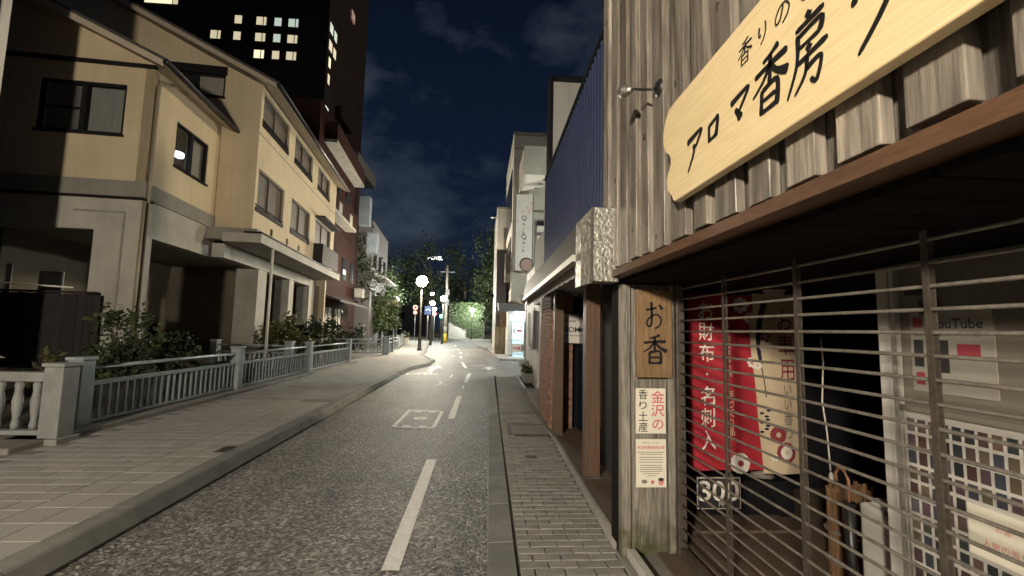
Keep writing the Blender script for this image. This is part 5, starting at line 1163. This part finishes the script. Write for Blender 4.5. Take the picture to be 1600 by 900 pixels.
# ------------------------------------------------------------------ far left: red building, hotel tower
def red_building():
    b = empty('red_brick_building', (-9.15, 24.9, 0), R(4), 'dark red brick building with white edged balconies past the cream house', 'building')
    MB().box(-8, 0, 0, 12, 0, 14.2).build('wall', 'red_brick', b)
    for k, (z, y0, y1) in enumerate(((8.3, 1.5, 7.5), (12.2, 1.0, 9.5))):
        s = MB().box(.002, .72, y0, y1, z, z + .18).build('balcony', 'concrete', b); MB().box(.60, .72, y0, y1, z + .181, z + 1.2).build('parapet', 'red_brick', s); MB().box(.002, .60, y0, y0 + .12, z + .181, z + 1.2).build('parapet', 'red_brick', s)
    for y, z in ((7.0, 4.9), (4.0, 4.9), (9.5, 4.9), (7, 9.6), (4, 9.6)): w = MB().box(.004, .05, y, y + 1.3, z, z + 1.5).build('window', 'tower_glass', b); MB().box(.051, .08, y + .6, y + .68, z, z + 1.5).build('frame', 'black_metal', w)
    w = MB().box(.055, .07, 7.2, 7.9, 5.3, 5.6).build('lit_pane', 'shop_sign_lit', b)
    a = MB().prism([(.004, .5, 3.6), (1.5, .5, 3.1), (1.5, .5, 3.0), (.004, .5, 3.45)], (0, 8.5, 0)).build('awning', 'dark_fence_wood', b)
    for y in (1.0, 3.0, 5.5): p = MB().box(.004, .06, y, y + 1.6, .4, 2.8).build('shop_window', 'blind', b); MB().box(.061, .1, y + .75, y + .85, .4, 2.8).build('mullion', 'black_metal', p)
    MB().box(.9, 1.7, 10.6, 11.8, 7.4, 9.0).build('sign_box', 'blue_grey_panel', b, bevel=.02); MB().box(.4, 1.2, 9.6, 10.5, 9.4, 11.6).build('sign_box', 'blue_grey_panel', b, bevel=.02); MB().box(.2, .8, 10.6, 11.5, 3.9, 4.6).build('sign_box', 'concrete', b)
    for y in (2.2, 5.2): MB().box(.15, .75, y, y + .85, 8.49, 9.1).build('air_conditioner', 'concrete', b, bevel=.02)
    g = empty('grey_rear_block', (-9.6, 40, 0), R(4), 'dim grey building behind the red brick one', 'building')
    MB().box(-8, 0, 0, 10, 0, 11).build('wall', 'grey_cladding', g)
    for y in (1, 4, 7):
        for z in (3.5, 7): MB().box(.004, .06, y, y + 1.4, z, z + 1.4).build('window', 'tower_glass', g)
    MB().box(.004, 1.2, .5, 9, 6.0, 6.15).build('balcony', 'pale_paint', g)
red_building()
def hotel():
    h = empty('hotel_tower', (0, 0, 0), 0, 'dark hotel tower with scattered lit windows against the night sky', 'building')
    X, Y = -29.0, 80.0
    MB().box(-75, X, Y, Y + 19, 0, 76).build('wall', 'tower_brick', h)
    MB().box(X - 9, X - .2, Y + 19.2, Y + 26, 0, 80).build('stair_tower', 'tower_brick', h)
    MB().box(X + .004, X + .3, Y + 12.0, Y + 14.2, 66.4, 68.4).build('warning_light', 'aircraft_light', h)
    MB().box(X + .0, X + 6.0, Y + 2, Y + 16, 31.0, 33.5).build('lower_roof', 'grey_cladding', h)
    lit = {(-40.8, 0): 'window_warm', (-37.9, 0): 'window_cool', (-35.2, 0): 'window_cool', (-44.7, 0): 'window_warm', (-48.5, 1): 'window_warm', (-44.9, 1): 'window_warm', (-40.8, 1): 'window_warm', (-37.9, 1): 'window_cool', (-35.2, 1): 'window_warm',
           (-40.8, 2): 'window_bright', (-37.9, 2): 'window_warm', (-35.2, 2): 'window_warm'}
    zs = [56.2, 53.1, 49.9, 46.8, 43.6, 40.4, 37.3, 34.1]
    for ci, x in enumerate((-58.5, -55.2, -52.2, -48.5, -44.8, -40.8, -37.9, -35.2, -32.0)):
        for r, z in enumerate(zs):
            m = 'tower_glass'
            for (lx, lr), lm in lit.items():
                if abs(lx - x) < .3 and lr == r: m = lm
            dbl = x in (-48.5, -40.8, -35.2); w_ = .85 if dbl else .6
            o = MB().box(x - w_, x + w_, Y - .06, Y - .004, z - .75, z + .75).build('window', m, h)
            if dbl: MB().box(x + .28, x + .42, Y - .10, Y - .062, z - .75, z + .75).build('mullion', 'tower_brick', o)
    MB().box(-61, -56.4, Y - .1, Y - .004, 58.3, 60.6).build('window', 'window_bright', h); MB().box(-56.2, -55.4, Y - .1, Y - .004, 58.3, 60.6).build('window', 'window_warm', h)
    for r, (z, m) in enumerate(((56.6, 'window_cool'), (53.2, 'window_warm'), (50.0, 'window_bright'), (46.8, 'window_warm'), (43.6, 'tower_glass'), (40.6, 'window_cool'), (37.6, 'tower_glass'))):
        d = .8 if r not in (2, 3) else .45
        MB().box(X + .004, X + .06, Y + 1.6 - d, Y + 1.6 + d, z - .9, z + .9).build('window', m, h)
        if r in (0, 1): MB().box(X + .004, X + .06, Y + 3.9 - .7, Y + 3.9 + .7, z - .9, z + .9).build('window', m, h)
    MB().box(X + .004, X + 1.2, Y + 6, Y + 14, 42, 44).build('balcony', 'tower_brick', h)
hotel()

# ------------------------------------------------------------------ trees and far end of the street
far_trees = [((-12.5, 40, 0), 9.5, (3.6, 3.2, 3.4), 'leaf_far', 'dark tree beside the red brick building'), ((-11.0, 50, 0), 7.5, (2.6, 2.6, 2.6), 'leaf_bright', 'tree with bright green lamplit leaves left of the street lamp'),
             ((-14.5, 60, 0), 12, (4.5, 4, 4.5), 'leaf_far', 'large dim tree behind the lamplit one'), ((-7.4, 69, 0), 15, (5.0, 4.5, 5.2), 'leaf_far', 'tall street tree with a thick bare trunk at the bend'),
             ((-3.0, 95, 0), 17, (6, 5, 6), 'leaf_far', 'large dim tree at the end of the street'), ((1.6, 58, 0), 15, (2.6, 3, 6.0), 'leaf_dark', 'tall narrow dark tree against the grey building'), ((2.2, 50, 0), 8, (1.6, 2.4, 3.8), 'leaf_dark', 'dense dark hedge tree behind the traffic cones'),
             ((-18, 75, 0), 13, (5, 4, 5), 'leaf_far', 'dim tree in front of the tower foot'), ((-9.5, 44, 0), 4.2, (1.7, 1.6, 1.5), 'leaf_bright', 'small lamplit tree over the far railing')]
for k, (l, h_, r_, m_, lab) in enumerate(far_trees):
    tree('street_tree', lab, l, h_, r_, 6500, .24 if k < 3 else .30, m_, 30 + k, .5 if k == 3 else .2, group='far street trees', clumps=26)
def far_end():
    w = empty('ivy_wall', (-2.6, 84, 0), R(-8), 'lamplit wall overgrown with green ivy at the street end', 'wall')
    MB().box(-3.2, 3.4, 0, .4, 0, 6.6).build('wall', 'white_paint', w)
    cm = MB(); rnd = random.Random(8)
    for k in range(5200):
        x = rnd.uniform(-3.1, 3.3); z = rnd.uniform(.2, 6.7)
        if x < .2 and z < 3.2 - .5 * (x + 3): continue
        p = Vector((x, -.05 - rnd.random() * .25, z)); L = rnd.uniform(.14, .3); d = Vector((rnd.gauss(0, 1), -.3, rnd.gauss(-.6, .7))).normalized(); s_ = d.cross(Vector((rnd.gauss(0, .3), 1, rnd.gauss(0, .3)))).normalized() * L * .4
        cm.poly([p, p + d * L * .5 + s_, p + d * L, p + d * L * .5 - s_])
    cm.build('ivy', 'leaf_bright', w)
    b = empty('pale_far_building', (-6.2, 110, 0), 0, 'pale grey building block above the ivy wall', 'building')
    MB().box(-3, 2.2, 0, 10, 0, 13.5).build('wall', 'pale_paint', b); MB().box(-3, 5.5, -.5, -.1, 0, 8.4).build('lower_wall', 'pale_paint', b)
    for x in (-2.2, -.4): MB().box(x, x + 1.1, -.06, -.004, 9.6, 11.2).build('window', 'grey_cladding', b)
    g = empty('end_building', (-26, 120, 0), 0, 'dark building closing the far end of the street', 'building')
    MB().box(-20, 12, 0, 10, 0, 16).build('wall', 'grey_cladding', g)
    for k in range(6): MB().box(-16 + k * 4.2, -14.5 + k * 4.2, -.1, -.004, 4, 6).build('window', 'tower_glass', g)
    s = empty('rooftop_sign', (-10.3, 100, 17.2), 0, 'small lit white sign floating over the lamp post at the street end', 'sign')
    MB().box(-1.5, 1.5, .05, .3, -.6, .6).build('board', 'black_metal', s); MB().box(-.1, .1, .1, .25, -17.2, -.61).build('mast', 'black_metal', s)
    Ink().line('HOTEL', 0, -.36, .75).lay('lettering', 'lit_letters', (0, .04, 0), XR, ZU, s)
    p = empty('utility_pole', (-4.2, 56, 0), 0, 'pale concrete utility pole with a yellow striped base', 'utility pole')
    MB().lathe([(.20, 2.0), (.14, 9.5)], (0, 0, 0), 12).build('pole', 'concrete_pale', p, True); MB().lathe([(.205, 0), (.203, 1.1)], (0, 0, 0), 12).build('wrap', 'yellow_paint', p, True); MB().lathe([(.204, 1.101), (.202, 1.999)], (0, 0, 0), 12).build('sleeve', 'concrete', p, True)
    MB().box(-.9, .9, -.05, .05, 8.6, 8.72).build('crossarm', 'grey_cladding', p)
    for k in range(2): MB().box(-.12, .35, -.28, -.21, 4.6 - k * .02 + k * 1.2, 5.3 + k * 1.2).build('notice_plate', 'grey_cladding', p)
    t = empty('traffic_signal', (-6.4, 74, 0), 0, 'traffic signal on a grey post showing green', 'traffic light')
    MB().lathe([(.10, 0), (.08, 4.6)], (0, 0, 0), 10).build('post', 'grey_cladding', t, True); MB().box(-.2, 1.1, -.15, .15, 3.4, 4.05).build('housing', 'black_metal', t, bevel=.03)
    o = MB().lathe([(.26, 0), (.27, .03), (.16, .06)], (0, 0, 0), 16).build('green_lens', 'signal_green', t, True, loc=(.12, -.16, 3.72)); o.rotation_euler = (R(90), 0, 0)
    for x in (.5, .88): o = MB().lathe([(.16, 0), (.17, .03), (.10, .05)], (0, 0, 0), 16).build('dark_lens', 'dark_room', t, True, loc=(x, -.16, 3.72)); o.rotation_euler = (R(90), 0, 0)
    n = empty('blue_road_sign', (-7.3, 64, 0), 0, 'blue road sign with a white arc in front of the tree trunk', 'sign')
    MB().lathe([(.05, 0), (.05, 4.9)], (0, .1, 0), 8).build('post', 'steel', n, True); MB().box(-.5, .5, 0, .05, 3.6, 4.8).build('plate', 'blue_sign', n, bevel=.02); Ink().ring(0, 4.1, .22, .32, 16, .2, 2.9).lay('white_mark', 'white_paint', (0, -.004, 0), XR, ZU, n)
    for k, (x, y, lab) in enumerate(((-8.2, 58, 'red and white round road sign on a thin post left of the trunk'), (-6.2, 62, 'small red and white road sign right of the trunk'))):
        q = empty('round_road_sign', (x, y, 0), 0, lab, 'sign', 'small round road signs')
        MB().lathe([(.035, 0), (.035, 4.6)], (0, .06, 0), 8).build('post', 'steel', q, True)
        for zz, m in ((4.3, 'white_paint'), (3.65, 'cone_red')): o = MB().lathe([(.3, 0), (.3, .03)], (0, 0, 0), 20).build('disc', m, q, loc=(0, 0, zz)); o.rotation_euler = (R(90), 0, 0); o = MB().lathe([(.2, .031), (.2, .034)], (0, 0, 0), 20).build('disc_centre', 'white_paint' if m == 'cone_red' else 'cone_red', o)
    c = empty('planter_box', (-7.1, 44.0, .1), 0, 'white planter box with a small plant at the end of the far railing', 'planter')
    MB().hexa([(-.3, -.3, 0), (.3, -.3, 0), (.3, .3, 0), (-.3, .3, 0)], [(-.36, -.36, .65), (.36, -.36, .65), (.36, .36, .65), (-.36, .36, .65)]).build('pot', 'white_paint', c, bevel=.02)
    cm = MB(); leaf_cloud(cm, (0, 0, .9), (.4, .4, .4), 400, .14, random.Random(21)); cm.build('leaves', 'leaf_bright', c)
    n = empty('direction_sign', (-10.4, 50, 0), 0, 'tan horizontal direction board on two posts beside the trees', 'sign')
    MB().box(-1.0, 1.4, 0, .06, 4.0, 4.9).build('board', 'sign_board_wood', n)
    for x in (-.7, 1.1): MB().lathe([(.05, 0), (.05, 4.0)], (x, .1, 0), 8).build('post', 'steel', n)
    Ink().rect(-.85, 1.25, 4.5, 4.6).rect(-.85, .6, 4.25, 4.33).lay('lettering', 'paper', (0, -.004, 0), XR, ZU, n)
far_end()
